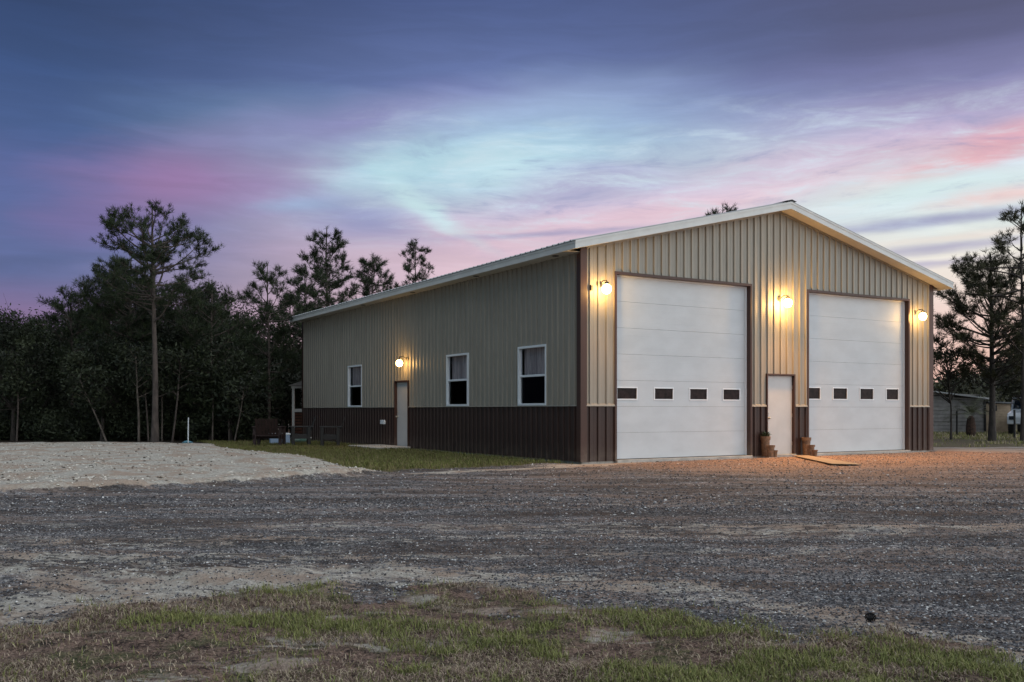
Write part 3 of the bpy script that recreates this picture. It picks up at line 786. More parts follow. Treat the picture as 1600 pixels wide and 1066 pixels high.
def entry_door(a0, a1, z1, bx, knob_side, label):
    fr = surround(a0, a1, z1, bx, .035, .14).build('entry_door', M_browntrim, B); fr['label'] = label
    m = MB(); bx(m, a0+.008, a1-.008, .04, .085, .022, z1-.012); m.build('door_leaf', M_pdoor, fr, bevel=.004)
    ka = a0 + .09 if knob_side < 0 else a1 - .09
    k = MB()
    ax = 'y' if bx is fbx else 'x'
    def ctr(d, z): return (ka, d, z) if bx is fbx else (d, ka, z)
    k.lathe([(.034, .040), (.034, .030), (.014, .026), (.012, -.005), (.028, -.016), (.032, -.032), (.022, -.044), (.004, -.047)], ctr(0, .98), 14, ax)
    k.build('handle', M_steel, fr, smooth=True)
    MB().lathe([(.028, .040), (.028, .028), (.020, .024), (.004, .023)], ctr(0, 1.13), 14, ax).build('deadbolt', M_steel, fr, smooth=True)
    h = MB()
    hb = a1 - .010 if knob_side < 0 else a0 + .010
    for z in (.3, 1.05, 1.8): bx(h, hb-.012, hb+.008, .028, .040, z-.05, z+.05)
    h.build_split('hinge', M_steel, fr)
entry_door(PD[0], PD[1], PDT, fbx, -1, 'pale entry door between the two garage doors')
entry_door(SD[0], SD[1], SDT, lbx, 1, 'narrow looking white entry door in the long side wall')

# windows of the side wall
for i, (v0, v1, z0, z1) in enumerate(wins):
    q = .055; m = MB()
    m.box(-.048, .07, v0, v0+q, z0, z1); m.box(-.048, .07, v1-q, v1, z0, z1)
    m.box(-.0478, .0698, v0+q, v1-q, z1-q, z1); m.box(-.0478, .0698, v0+q, v1-q, z0, z0+q)
    zm = z0 + (z1-z0)*.50
    m.box(-.012, .05, v0+q, v1-q, zm-.028, zm+.028)
    # lower sash rails sit proud of the upper ones
    m.box(-.010, .03, v0+q, v0+q+.022, z0+q, zm-.028); m.box(-.010, .03, v1-q-.022, v1-q, z0+q, zm-.028)
    w = m.build('window', M_vwhite, B, bevel=.004)
    w['label'] = ['white framed window nearest the corner with a pale curtain', 'white framed window in the middle of the side wall', 'small looking white framed window farthest along the side wall'][i]
    MB().add([(.024, v0+q, z0+q), (.024, v1-q, z0+q), (.024, v1-q, zm-.028), (.024, v0+q, zm-.028)], [(0, 3, 2, 1)]).build('pane', M_glass, w)
    MB().add([(.042, v0+q, zm+.028), (.042, v1-q, zm+.028), (.042, v1-q, z1-q), (.042, v0+q, z1-q)], [(0, 3, 2, 1)]).build('pane', M_glass, w)
    # gathered curtain behind the upper sash
    cu = MB(); N = 90; pts = []
    for k in range(N+1):
        s = k/N; pts.append((.13 + .018*math.sin(s*2*math.pi*(7+i)) + .008*math.sin(s*41), v0+.06+s*(v1-v0-.12)))
    for k in range(N):
        zb = zm - .02
        cu.add([(pts[k][0], pts[k][1], zb), (pts[k+1][0], pts[k+1][1], zb), (pts[k+1][0], pts[k+1][1], z1-.03), (pts[k][0], pts[k][1], z1-.03)], [(0,1,2,3)])
    cu.build('curtain', M_curtain, w)

# outlet cover, cable bracket
MB().box(-.075, -.02, vside(603.5), vside(597), .72, .86).build('outlet_cover', M_vwhite, B, bevel=.012)
u_ = ufront(922); MB().box(u_-.03, u_+.03, -.075, -.02, 3.95, 4.07).build('junction_box', M_dark, B, bevel=.01)

# wall lamps: back plate, arm, cap and a glowing globe
LAMP = 240.0
M_globe = emis('lit_globe', (1.0, .54, .15), LAMP)
def lamp(px, py, wall, k=1.0, pw=100):
    if wall == 'f':
        off = .30; xa, ya = X0 + ST*off, Y0 - CT*off
        t = (px-CX)/F; u = (ya*t - xa)/(CT - ST*t); Yd = ya + ST*u; z = zat(py, Yd); c = (u, -off, z); pl = (u, -.03, z); ax = 'y'
    else:
        off = .30; xa, ya = X0 - CT*off, Y0 - ST*off
        t = (px-CX)/F; v = (xa - ya*t)/(ST + CT*t); Yd = ya + CT*v; z = zat(py, Yd); c = (-off, v, z); pl = (-.03, v, z); ax = 'x'
    b_ = MB()
    if ax == 'y': b_.lathe([(.075, -.0), (.075, .012), (.03, .03)][::-1], (pl[0], -.034, z+.13), 16, 'y')
    else: b_.lathe([(.075, 0), (.075, .012), (.03, .03)][::-1], (-.034, pl[1], z+.13), 16, 'x')
    b_.tube([(pl[0], pl[1], z+.13), ((pl[0]+c[0])/2, (pl[1]+c[1])/2, z+.20), (c[0], c[1], z+.19), (c[0], c[1], z+.10)], .012, 8)
    o = b_.build('wall_lamp', M_dark, B, smooth=False)
    MB().lathe([(.02, .165), (.045, .15), (.06, .118), (.055, .108)], c, 18).build('lamp_cap', M_dark, o)
    r = .105
    prof = [(max(.002, r*math.sin(math.pi*i/12)), r*math.cos(math.pi*i/12)*1.05 - .012) for i in range(13)]
    MB().lathe(prof, c, 20).build('globe', M_globe if k == 1 else emis('lit_globe_small', (1.0, .56, .17), LAMP*k), o, smooth=True)
    sp_ = bpy.data.lights.new('lamp_light', 'SPOT'); sp_.energy = pw; sp_.color = (1, .47, .13); sp_.spot_size = R(160); sp_.spot_blend = 1.0; sp_.shadow_soft_size = .12
    so_2 = bpy.data.objects.new('lamp_light', sp_); col.objects.link(so_2); so_2.parent = o
    out = Vector((0, -1.05, -1)) if ax == 'y' else Vector((-.9, 0, -1))
    so_2.location = Vector(c) + out.normalized()*.17; so_2.rotation_euler = out.to_track_quat('-Z', 'Y').to_euler()
    return o
lamp(948, 451, 'f', .42, 420)['label'] = 'lit wall lamp beside the left garage door'
lamp(1231, 473, 'f', 1.0, 1200)['label'] = 'bright lit wall lamp above the entry door between the garage doors'
lamp(1442, 494, 'f', .35, 480)['label'] = 'small lit wall lamp at the right corner of the front'
lamp(624, 567, 'l', .2, 34)['label'] = 'lit wall lamp above the side entry door'

# concrete pad at the side door
x_, y_ = w2(-.62, (SD[0]+SD[1])/2 + .9)
o = MB().box(-.6, .56, -1.7, .7, -.06, .045).build('concrete_pad', M_conc, None, bevel=.02)
o.location = (x_, y_, 0); o.rotation_euler = (0, 0, TH); tag(o, 'pale concrete step pad on the grass outside the side door', 'step')

# ------------------------------------------------------------------ wooden pots by the entry door, plywood
def pot(px, py, r, h, label, plant=False):
    xa, ya = gnd(px, py)
    e = empty('planter_pot', (xa, ya, -.01), 0, label, 'flower pot', 'wooden pots beside the entry door')
    rim = h*.82
    MB().lathe([(r*.78, 0), (r*.92, rim), (r*.94, rim)], (0,0,0), 18).build('pot_body', M_terra, e)
    MB().lathe([(r*1.06, rim), (r*1.10, h), (r*.93, h), (r*.93, h-.03)], (0,0,0), 18).build('pot_rim', M_terra, e)
    MB().lathe([(r*.92, h-.045), (r*.5, h-.028), (.01, h-.025)], (0,0,0), 18).build('soil', M_soil, e)
    if plant:
        q = np.random.RandomState(int(px)); n = 130
        d = q.randn(n, 3); d[:, 2] = abs(d[:, 2]) + .5; d /= np.linalg.norm(d, axis=1)[:, None]
        L = .06 + .12*q.rand(n, 1); c = d * L; s = np.cross(d, q.randn(n, 3)); s /= np.linalg.norm(s, axis=1)[:, None]
        b0 = c*.5; V = np.stack([b0, c*.8 + s*.016, c*1.1, c*.8 - s*.016], 1).reshape(-1, 3) + [0, 0, h-.03]
        np_mesh('plant', V, np.arange(4*n).reshape(-1, 4), M_plant, e)
M_plant = mat('pot_plant_leaf', (.05, .07, .03), .6, noise=.5, nscale=30)
pot(1196, 712.5, .12, .52, 'tallest wooden pot left of the entry door, holding a small plant', True)
pot(1204, 713.5, .105, .30, 'middle wooden pot of the group left of the entry door')
pot(1210.5, 713.5, .075, .17, 'smallest wooden pot of the group left of the entry door')
pot(1260, 710.5, .115, .47, 'tallest wooden pot right of the entry door')
pot(1266.5, 712, .105, .29, 'middle wooden pot of the group right of the entry door')
pot(1273, 712.8, .075, .17, 'smallest wooden pot of the group right of the entry door')
q = [gnd(1238, 712.5), gnd(1262, 713), gnd(1346, 726.5), gnd(1300, 726.5)]
pl = MB().prism([(a, b, .004 + .010*(i % 2)) for i, (a, b) in enumerate(q)][::-1], (0, 0, .012)).build('plywood_sheet', M_ply)
tag(pl, 'tan plywood sheet lying on the gravel before the right garage door', 'board')

# ------------------------------------------------------------------ trees
M_bark = mat('pine_bark', (.105, .082, .070), .9, c2=(.055, .042, .037), nscale=9, bump=.8, bscale=25, sc=(1, 1, .3))
M_barkd = mat('dark_bark', (.06, .048, .042), .9, c2=(.03, .025, .022), nscale=9, bump=.8, bscale=25, sc=(1, 1, .3))
M_pale = mat('pale_dead_wood', (.15, .12, .10), .9, c2=(.06, .05, .04), nscale=9, sc=(1, 1, .3))
M_needle = attr_mat('pine_needles', [(0, (.012, .018, .010, 1)), (.6, (.030, .044, .020, 1)), (1, (.060, .080, .032, 1))], rough=.6)
M_leaf = attr_mat('oak_leaves', [(0, (.010, .013, .008, 1)), (.6, (.023, .030, .015, 1)), (1, (.045, .055, .027, 1))], rough=.6)
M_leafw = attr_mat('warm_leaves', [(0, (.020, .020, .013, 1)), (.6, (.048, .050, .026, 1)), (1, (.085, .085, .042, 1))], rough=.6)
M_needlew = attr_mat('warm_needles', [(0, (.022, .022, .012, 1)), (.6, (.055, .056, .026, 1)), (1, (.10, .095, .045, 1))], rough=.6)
M_frond = attr_mat('palm_fronds', [(0, (.05, .06, .03, 1)), (1, (.13, .14, .07, 1))], rough=.5)

def unit(a): return a / np.maximum(np.linalg.norm(a, axis=-1, keepdims=True), 1e-9)
def needles(C, D, q, K=16, L=.2, W=.016, up=.25):
    n = len(C)
    d = unit(D[:, None]*.75 + q.randn(n, K, 3)*.62 + np.array([0, 0, up]))
    Ln = L * (.65 + .5*q.rand(n, K, 1)); s = unit(np.cross(d, q.randn(n, K, 3))) * W * .5
    c = C[:, None] + q.randn(n, K, 3)*.03
    V = np.stack([c - s, c + s, c + d*Ln], 2).reshape(-1, 3)
    tone = np.repeat(np.clip(q.rand(n)*.7 + .15, 0, 1), K*3) + np.repeat((q.rand(n*K)-.5)*.3, 3)
    return V, np.arange(len(V)).reshape(-1, 3), np.clip(tone, 0, 1)
def leaves(C, q, s=.11):
    n = len(C); d = unit(q.randn(n, 3)); t = unit(np.cross(d, q.randn(n, 3))); sz = s*(.6+.8*q.rand(n, 1))
    V = np.stack([C - d*sz, C + t*sz*.36, C + d*sz, C - t*sz*.36], 1).reshape(-1, 3)
    return V, np.arange(len(V)).reshape(-1, 4)

def limb(mb, p0, d, L, r0, q, bend=.25, n=5, lift=.35):
    pts = [np.array(p0, float)]; dd = unit(np.array(d, float))
    for i in range(n):
        dd = unit(dd + q.randn(3)*bend*.4 + np.array([0, 0, lift/n]))
        pts.append(pts[-1] + dd*L/n)
    mb.tube(pts, [r0*(1-.82*i/n) for i in range(n+1)], 5, False)
    return np.array(pts)
def trunk_line(h, q, lean=(0, 0), wob=.03):
    n = 9; ps = []
    for i in range(n):
        t = i/(n-1); ps.append((lean[0]*t*t*h + wob*h*.3*math.sin(t*5+q.rand()*1.2)*t, lean[1]*t*t*h, t*h))
    return np.array(ps)
def ptree(px, Y, ztop, prof, label, nb=34, lean=(0, 0), r=.11, seed=1, dens=1.0, K=16, tl=.21, lift=.45, group=None, bark=None, name='pine_tree', low=0, stubs=8, gap=None, tw=.018, elx=36, nm=None):
    """pine: prof = [(z, branch length), ...] gives the crown outline"""
    q = np.random.RandomState(seed); X = (px-CX)/F*Y; z0 = float(height(np.array([X]), np.array([Y]))[0]) - .03
    e = empty(name, (X, Y, z0), 0, label, 'tree', group)
    tp = trunk_line(ztop, q, lean); wood = MB()
    wood.tube(tp, [r*(1.25 if i == 0 else 1-.80*i/8) for i in range(9)], 9, False)
    pz = [p[0] for p in prof]; pr = [p[1] for p in prof]; C = []; D = []
    ga = q.rand()*6
    zs_ = np.sort(pz[0] + (ztop*.985-pz[0]) * ((np.arange(nb)+q.rand(nb)*.8)/nb)**.9)
    for i, z in enumerate(zs_):
        L = np.interp(z, pz, pr) * (.62+.5*q.rand())
        if L < .12: continue
        ga += 2.4 + q.rand()*.7; t = (z-pz[0])/(ztop-pz[0]+1e-6)
        el = R(2 + elx*t**1.4 + q.randn()*9)
        d = (math.cos(ga)*math.cos(el), math.sin(ga)*math.cos(el), math.sin(el))
        p0 = np.array([np.interp(z, tp[:, 2], tp[:, k]) for k in range(3)]); zz = z - L*math.sin(el)*.75
        zz = max(zz, pz[0]*.8); p0 = np.array([np.interp(zz, tp[:, 2], tp[:, k]) for k in range(3)])
        st = q.get_state(); tr_ = limb(MB(), p0, d, L, .01, q, .3, 5, lift); q.set_state(st)
        zz = min(max(p0[2] - (tr_[-1][2] - z), pz[0]*.75), ztop*.93)
        p0 = np.array([np.interp(zz, tp[:, 2], tp[:, k]) for k in range(3)])
        pts = limb(wood, p0, d, L, .010+.014*L, q, .3, 5, lift)
        nt_ = int((5 + 6.5*L)*dens)
        for k in range(nt_):
            s = (.42 + .58*q.rand()**.6)*5; a = int(min(4, s)); base = pts[a] + (pts[a+1]-pts[a])*(s-a)
            sd_ = unit(unit(pts[a+1]-pts[a])*.6 + q.randn(3)*[.8, .8, .35] + [0, 0, .35]); l2 = (.16+.28*q.rand())*min(1, .5+.4*L)
            tip = base + sd_*l2
            wood.tube([base, base + sd_*l2*.5 + [0, 0, -.01], tip], [.009, .007, .004], 3, False)
            C.append(tip); D.append(sd_)
            if q.rand() < .5: C.append(base + sd_*l2*.55); D.append(sd_)
        C.append(pts[-1]); D.append(unit(pts[-1]-pts[-2]))
    for i in range(stubs):                              # dead stubs on the bare trunk
        z = pz[0]*(.3+.65*q.rand()); a = q.rand()*6.283; p0 = [np.interp(z, tp[:, 2], tp[:, k]) for k in range(3)]
        limb(wood, p0, (math.cos(a), math.sin(a), .15), .2+.6*q.rand(), .010, q, .4, 4, -.1)
    C.append(tp[-1]); D.append(np.array([0, 0, 1.]))
    C = np.array(C); D = np.array(D)
    V, Fc, T = needles(C, D, q, K, tl, tw)
    wood.build('trunk', bark or M_bark, e, smooth=True)
    np_mesh('crown', V, Fc, nm or M_needle, e, attrs={'tone': T})
    return e
def btree(px, Y, ztop, zbot, rad, label, n=4200, clumps=46, seed=1, leafm=None, r=.09, ls=.10, nf=5, group=None, name='oak_tree', lean=(0, 0), spread=.24, hollow=.35, bark=None, cat='tree'):
    q = np.random.RandomState(seed); X = (px-CX)/F*Y; z0 = float(height(np.array([X]), np.array([Y]))[0]) - .03
    e = empty(name, (X, Y, z0), 0, label, cat, group)
    tp = trunk_line(ztop*.8, q, lean, .06); wood = MB()
    wood.tube(tp, [r*(1.25 if i == 0 else 1-.8*i/8) for i in range(9)], 8, False)
    cz = (ztop+zbot)/2; hz = (ztop-zbot)/2; cc = []
    for i in range(clumps):
        d = unit(q.randn(3)); k = (hollow + (1-hollow)*q.rand()**.6)
        c = np.array([d[0]*rad*k, d[1]*rad*k, d[2]*hz*k]); w = 1.0 - .25*max(0, c[2]/hz)
        c = np.array([c[0]*w + lean[0]*(cz+c[2]), c[1]*w + lean[1]*(cz+c[2]), cz+c[2]]); cc.append(c)
        zb = max(.25*ztop, c[2] - .9*np.hypot(c[0], c[1]) - .3)
        zb = min(zb, ztop*.72); p0 = np.array([np.interp(zb, tp[:, 2], tp[:, k2]) for k2 in range(3)])
        mid = (p0+c)/2 + [0, 0, -.08] + q.randn(3)*.10
        wood.tube([p0, mid, c], [.012+.012*np.linalg.norm(c-p0), .014, .005], 4, False)
        for _ in range(3):
            t2 = c + q.randn(3)*spread*1.2; wood.tube([mid*.3+c*.7, t2], [.008, .003], 3, False)
    cc = np.array(cc); per = n//clumps
    sz = spread*(.6+.8*q.rand(clumps, 1, 1))
    C = (cc[:, None] + q.randn(clumps, per, 3)*sz*[1, 1, .72]).reshape(-1, 3)
    V, Fc = leaves(C, q, ls); ct = q.rand(clumps)
    T = np.repeat(np.clip(np.repeat(ct, per)*.7 + q.rand(clumps*per)*.35, 0, 1), 4)
    wood.build('trunk', bark or M_barkd, e, smooth=True)
    np_mesh('crown', V, Fc, leafm or M_leaf, e, attrs={'tone': T})
    return e
def zy(py, Y): return EYE + (HY-py)/F*Y

Yt = 33.8
ptree(242, Yt, zy(326, Yt), [(zy(478, Yt), .3), (zy(462, Yt), 1.9), (zy(425, Yt), 2.7), (zy(412, Yt), 1.8), (zy(402, Yt), .2), (zy(392, Yt), .4), (zy(385, Yt), 2.3), (zy(362, Yt), 2.5), (zy(345, Yt), 2.2), (zy(332, Yt), 1.5), (zy(322, Yt), .9)],
      'tallest pine at the left, bare straight trunk and flat topped crown', nb=58, r=.125, seed=7, dens=1.0, lean=(-.004, 0), K=20, tl=.19, elx=26, lift=.35)
ptree(172, 38.5, zy(414, 38.5), [(zy(600, 38.5), 1.0), (zy(500, 38.5), 1.7), (zy(445, 38.5), 1.4), (zy(414, 38.5), .5)], 'dark bushy pine between the airy pine and the dense wide pine', nb=48, r=.09, seed=91, dens=1.1, stubs=4)
ptree(288, 39, zy(440, 39), [(zy(610, 39), 1.0), (zy(520, 39), 1.6), (zy(465, 39), 1.4), (zy(440, 39), .5)], 'dark bushy pine between the tallest pine and the rounded pine', nb=48, r=.09, seed=92, dens=1.1, stubs=4)
ptree(478, 47, zy(415, 47), [(zy(600, 47), 1.2), (zy(500, 47), 1.6), (zy(440, 47), 1.2), (zy(415, 47), .4)], 'pine directly left of the tall full pine at the far end of the roof', nb=48, r=.09, seed=93, dens=1.0, stubs=4, tl=.25, tw=.02)
ptree(52, 41, zy(505, 41), [(zy(620, 41), 1.0), (zy(550, 41), 1.4), (zy(505, 41), .5)], 'low bushy pine third from the left edge', nb=40, r=.08, seed=94, dens=1.1, stubs=4)
Y = 38
ptree(205, Y, zy(405, Y), [(zy(600, Y), 1.2), (zy(480, Y), 2.0), (zy(430, Y), 1.9), (zy(405, Y), .5)], 'dense dark pine with wide low branches just left of the tallest pine', nb=60, r=.11, seed=12, dens=1.3, K=18, stubs=4)
ptree(330, 37, zy(446, 37), [(zy(640, 37), .9), (zy(560, 37), 1.5), (zy(480, 37), 1.5), (zy(446, 37), .5)], 'rounded pine right of the tallest pine, leaning slightly left at its top', nb=52, r=.09, seed=23, dens=1.2, lean=(.012, 0), stubs=4)
ptree(420, 39, zy(412, 39), [(zy(620, 39), .8), (zy(540, 39), 1.2), (zy(470, 39), 1.5), (zy(450, 39), 1.0), (zy(425, 39), 1.0), (zy(412, 39), .5)], 'slim open pine with separate tufts, left of the far end of the garage', nb=36, r=.075, seed=31, dens=1.0, K=22, tl=.24)
ptree(512, 50, zy(356, 50), [(zy(560, 50), 1.4), (zy(470, 50), 2.0), (zy(400, 50), 1.9), (zy(356, 50), .6)], 'tall full pine rising behind the far end of the garage roof', nb=58, r=.13, seed=36, dens=1.1, tl=.27, tw=.022)
ptree(583, 52, zy(398, 52), [(zy(520, 52), 1.2), (zy(440, 52), 1.5), (zy(398, 52), .5)], 'smaller rounded pine just right of the tall full pine behind the roof', nb=40, r=.1, seed=41, dens=1.1, tl=.27, tw=.022)
ptree(651, 55, zy(374, 55), [(zy(520, 55), .8), (zy(430, 55), 1.3), (zy(400, 55), 1.1), (zy(374, 55), .5)], 'lone airy pine top showing above the middle of the garage roof', nb=38, r=.09, seed=46, dens=.8, tl=.27, tw=.022)
ptree(1130, 60, zy(321, 60), [(zy(420, 60), 1.2), (zy(360, 60), 1.7), (zy(321, 60), 1.0)], 'pine tip just peeping over the front gable left of the ridge', nb=30, r=.12, seed=52, dens=1.0, tl=.3, tw=.024)
ptree(112, 40, zy(450, 40), [(zy(590, 40), .8), (zy(520, 40), 1.5), (zy(470, 40), 1.4), (zy(450, 40), .8)], 'airy pine with see through crown at the left, second tallest there', nb=48, r=.08, seed=58, dens=1.0)
ptree(455, 44, zy(455, 44), [(zy(620, 44), 1.0), (zy(520, 44), 1.4), (zy(455, 44), .5)], 'medium pine close to the far left corner of the garage', nb=44, r=.08, seed=63, dens=1.1)
ptree(375, 42, zy(505, 42), [(zy(640, 42), 1.1), (zy(560, 42), 1.3), (zy(505, 42), .6)], 'short bushy pine between the rounded pine and the slim open pine', nb=40, r=.07, seed=68, dens=1.2)
btree(20, 37, zy(485, 37), .9, 1.7, 'dark rounded tree at the left edge of the picture', n=12000, ls=.065, seed=3, clumps=60)
btree(66, 40, zy(515, 40), .6, 1.4, 'low dark tree second from the left edge', n=4200, seed=5)
btree(160, 36.5, zy(520, 36.5), .7, 1.5, 'dark leafy tree below the airy pine at the left', n=12000, ls=.065, seed=8, clumps=60)
btree(282, 38, zy(500, 38), .8, 1.5, 'dark leafy tree directly behind the tallest pine trunk', n=12000, ls=.065, seed=9, clumps=60)
btree(360, 36.5, zy(575, 36.5), .4, 1.2, 'low leafy tree at the wood edge left of the patio chairs', n=3600, seed=15)
btree(440, 42.5, zy(560, 42.5), .4, 1.3, 'low dark tree behind the patio chairs', n=3800, seed=16)
# slim trunks along the wood edge
def slim(px, Y, h, lean, m, label, r=.045, seed=1):
    q = np.random.RandomState(seed); X = (px-CX)/F*Y; e = empty('young_tree', (X, Y, -.03), 0, label, 'tree', 'slim trunks at the wood edge')
    tp = trunk_line(h, q, (0, 0), .05); tp[:, 0] += lean*tp[:, 2]; w = MB(); w.tube(tp, [r*(1-.6*i/8) for i in range(9)], 7, False); C = []
    for k in range(12):
        z = h*(.5+.5*q.rand()); a = q.rand()*6.283; p0 = [np.interp(z, tp[:, 2], tp[:, i]) for i in range(3)]
        pts = limb(w, p0, (math.cos(a), math.sin(a), .5), .4+.6*q.rand(), .014, q, .5); C += [pts[-1], pts[-2], pts[-3]]
    w.build('trunk', m, e, smooth=True)
    C = np.array(C); CC = (C[:, None] + q.randn(len(C), 26, 3)*.16).reshape(-1, 3); V, Fc = leaves(CC, q, .08)
    np_mesh('crown', V, Fc, M_leaf, e, attrs={'tone': np.repeat(q.rand(len(CC)), 4)})
slim(167, 35.2, 2.4, -.42, M_pale, 'pale slim trunk leaning to the left at the wood edge', .04, 2)
slim(217, 34.8, 3.2, -.02, M_pale, 'pale slim upright trunk just left of the tallest pine', .05, 3)
slim(232, 35.5, 3.0, -.06, M_bark, 'thin brown trunk almost touching the tallest pine', .035, 4)
slim(269, 35.4, 3.4, .12, M_bark, 'brown slim trunk just right of the tallest pine, leaning right', .045, 5)
slim(253, 36.2, 3.4, .0, M_pale, 'faint upright trunk behind the tallest pine on its right', .035, 10)
slim(332, 36, 3.6, .0, M_pale, 'grey slim upright trunk below the rounded pine', .035, 6)
slim(358, 36, 3.2, -.03, M_bark, 'thin trunk midway between stake and patio chairs', .035, 7)
slim(366, 35.4, 2.2, .2, M_pale, 'short pale trunk leaning right, left of the patio chairs', .035, 8)
slim(26, 36, 3.0, .03, M_bark, 'slim dark trunk near the left edge of the picture', .04, 9)

# far wood and undergrowth, each one mass
def mass(name, specs, seed, per, ls, label, cat, tr=True, leafm=None):
    q = np.random.RandomState(seed); Cs = []; w = MB(); Ts = []
    for X, Y, h, rad, zb in specs:
        nc = 22
        d = unit(q.randn(nc, 3)); k = (.3+.7*q.rand(nc, 1)**.6)
        c = np.array([X, Y, (h+zb)/2]) + d*k*[rad, rad, (h-zb)/2]
        Cs.append((c[:, None] + q.randn(nc, per, 3)*[rad*.22, rad*.22, rad*.16]).reshape(-1, 3)); Ts.append(np.repeat(q.rand(nc)*.8, per))
        if tr: w.tube([(X, Y, -.1), (X + q.randn()*.2, Y, h*.45), (X+q.randn()*.3, Y, h*.85)], [.09, .06, .02], 6, False)
    C = np.concatenate(Cs); V, Fc = leaves(C, q, ls)
    T = np.repeat(np.concatenate(Ts) + .2*q.rand(len(C)), 4)
    nb = len(V)
    mi = np.zeros(len(Fc))
    if tr:
        wf = np.array([f for f in w.f if len(f) == 4]) + nb
        V = np.concatenate([V, np.array(w.v)]); mi = np.concatenate([mi, np.ones(len(wf))]); Fc = np.concatenate([Fc, wf]); T = np.concatenate([T, np.zeros(len(w.v))])
    o = np_mesh(name, V, Fc, [leafm or M_leaf, M_barkd], None, attrs={'tone': T}, midx=mi)
    tag(o, label, cat, kind='stuff')
q = np.random.RandomState(77); sp = []
for i in range(130):
    Y = 43 + 30*q.rand(); px = -260 + 860*q.rand()
    top = np.interp(px, [-260, 0, 60, 110, 150, 250, 330, 400, 470, 600], [475, 478, 500, 462, 438, 425, 440, 495, 485, 560]) + 90*q.rand()**1.3
    sp.append(((px-CX)/F*Y, Y, zy(top, Y), 1.5+.9*q.rand(), .3))
mass('far_woods', sp, 5, 300, .085, 'dark mass of woods behind the pines on the left', 'woods')
sp = []
for i in range(70):
    Y = 36.5 + 5*q.rand(); px = -200 + 600*q.rand()
    sp.append(((px-CX)/F*Y, Y, .7 + 1.3*q.rand()**1.5, .7+.4*q.rand(), .0))
mass('undergrowth', sp, 6, 60, .07, 'low dark scrub along the foot of the woods', 'undergrowth', False)
sp = []
for i in range(46):
    Y = 75 + 30*q.rand(); px = 1380 + 500*q.rand()
    top = np.interp(px, [1380, 1460, 1530, 1600, 1880], [590, 600, 578, 560, 540]) + 14*q.rand()
    sp.append(((px-CX)/F*Y, Y, zy(top, Y), 2.4+q.rand(), .2))
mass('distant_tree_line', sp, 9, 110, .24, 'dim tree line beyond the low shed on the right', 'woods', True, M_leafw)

# right-hand trees
Y = 37.0
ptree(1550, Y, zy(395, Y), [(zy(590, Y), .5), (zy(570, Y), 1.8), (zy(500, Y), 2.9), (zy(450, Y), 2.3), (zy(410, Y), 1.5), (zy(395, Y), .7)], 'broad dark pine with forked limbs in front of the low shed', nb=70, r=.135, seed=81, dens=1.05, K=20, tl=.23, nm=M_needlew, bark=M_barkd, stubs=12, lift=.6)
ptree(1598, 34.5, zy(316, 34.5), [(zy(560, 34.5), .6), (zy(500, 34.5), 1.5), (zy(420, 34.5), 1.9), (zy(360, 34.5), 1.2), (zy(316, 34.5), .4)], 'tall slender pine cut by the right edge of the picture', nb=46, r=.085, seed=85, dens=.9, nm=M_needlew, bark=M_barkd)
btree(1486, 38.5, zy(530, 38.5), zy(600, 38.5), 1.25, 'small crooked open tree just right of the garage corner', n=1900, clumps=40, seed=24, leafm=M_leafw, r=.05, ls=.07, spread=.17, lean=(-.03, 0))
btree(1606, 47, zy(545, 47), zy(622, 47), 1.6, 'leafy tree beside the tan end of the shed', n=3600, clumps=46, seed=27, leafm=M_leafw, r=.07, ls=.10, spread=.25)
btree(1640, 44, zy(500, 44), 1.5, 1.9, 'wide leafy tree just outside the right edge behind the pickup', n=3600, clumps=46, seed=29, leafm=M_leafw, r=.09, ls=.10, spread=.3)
# sago palm
Yp = 43.5; Xp = (1517-CX)/F*Yp
e = empty('sago_palm', (Xp, Yp, -.02), 0, 'small sago palm with a brown shaggy trunk in front of the shed', 'palm')
MB().lathe([(.17, 0), (.22, .2), (.21, .5), (.15, .85), (.07, .95)], (0,0,0), 16).build('trunk', mat('palm_trunk', (.075, .04, .028), .95, c2=(.03, .02, .016), nscale=12, bump=1, bscale=20), e)
q = np.random.RandomState(2); Vp = []; Fp = []
for i in range(34):
    a = q.rand()*6.283; el = .25+1.0*q.rand(); L = 1.2+.4*q.rand(); p = np.array([0, 0, .98]); pts = [p]
    for k in range(8):
        ee = el - k*.17; p = p + np.array([math.cos(a)*math.cos(ee), math.sin(a)*math.cos(ee), math.sin(ee)])*L/8; pts.append(p)
    s = np.array([-math.sin(a), math.cos(a), 0])
    for k in range(1, 8):
        for sg in (-1, 1):
            for h in (0, .5):
                c = pts[k] + (pts[k+1 if k < 8 else k]-pts[k])*h; fwd = unit(pts[k+1]-pts[k]); w = .22*math.sin(math.pi*min(1, (k+h)/8.5))+.05
                b = len(Vp); Vp += [c, c+fwd*.035, c + s*sg*w + fwd*.10 + [0, 0, .03]]; Fp.append((b, b+1, b+2))
np_mesh('fronds', np.array(Vp), np.array(Fp), M_frond, e, attrs={'tone': q.rand(len(Vp))})

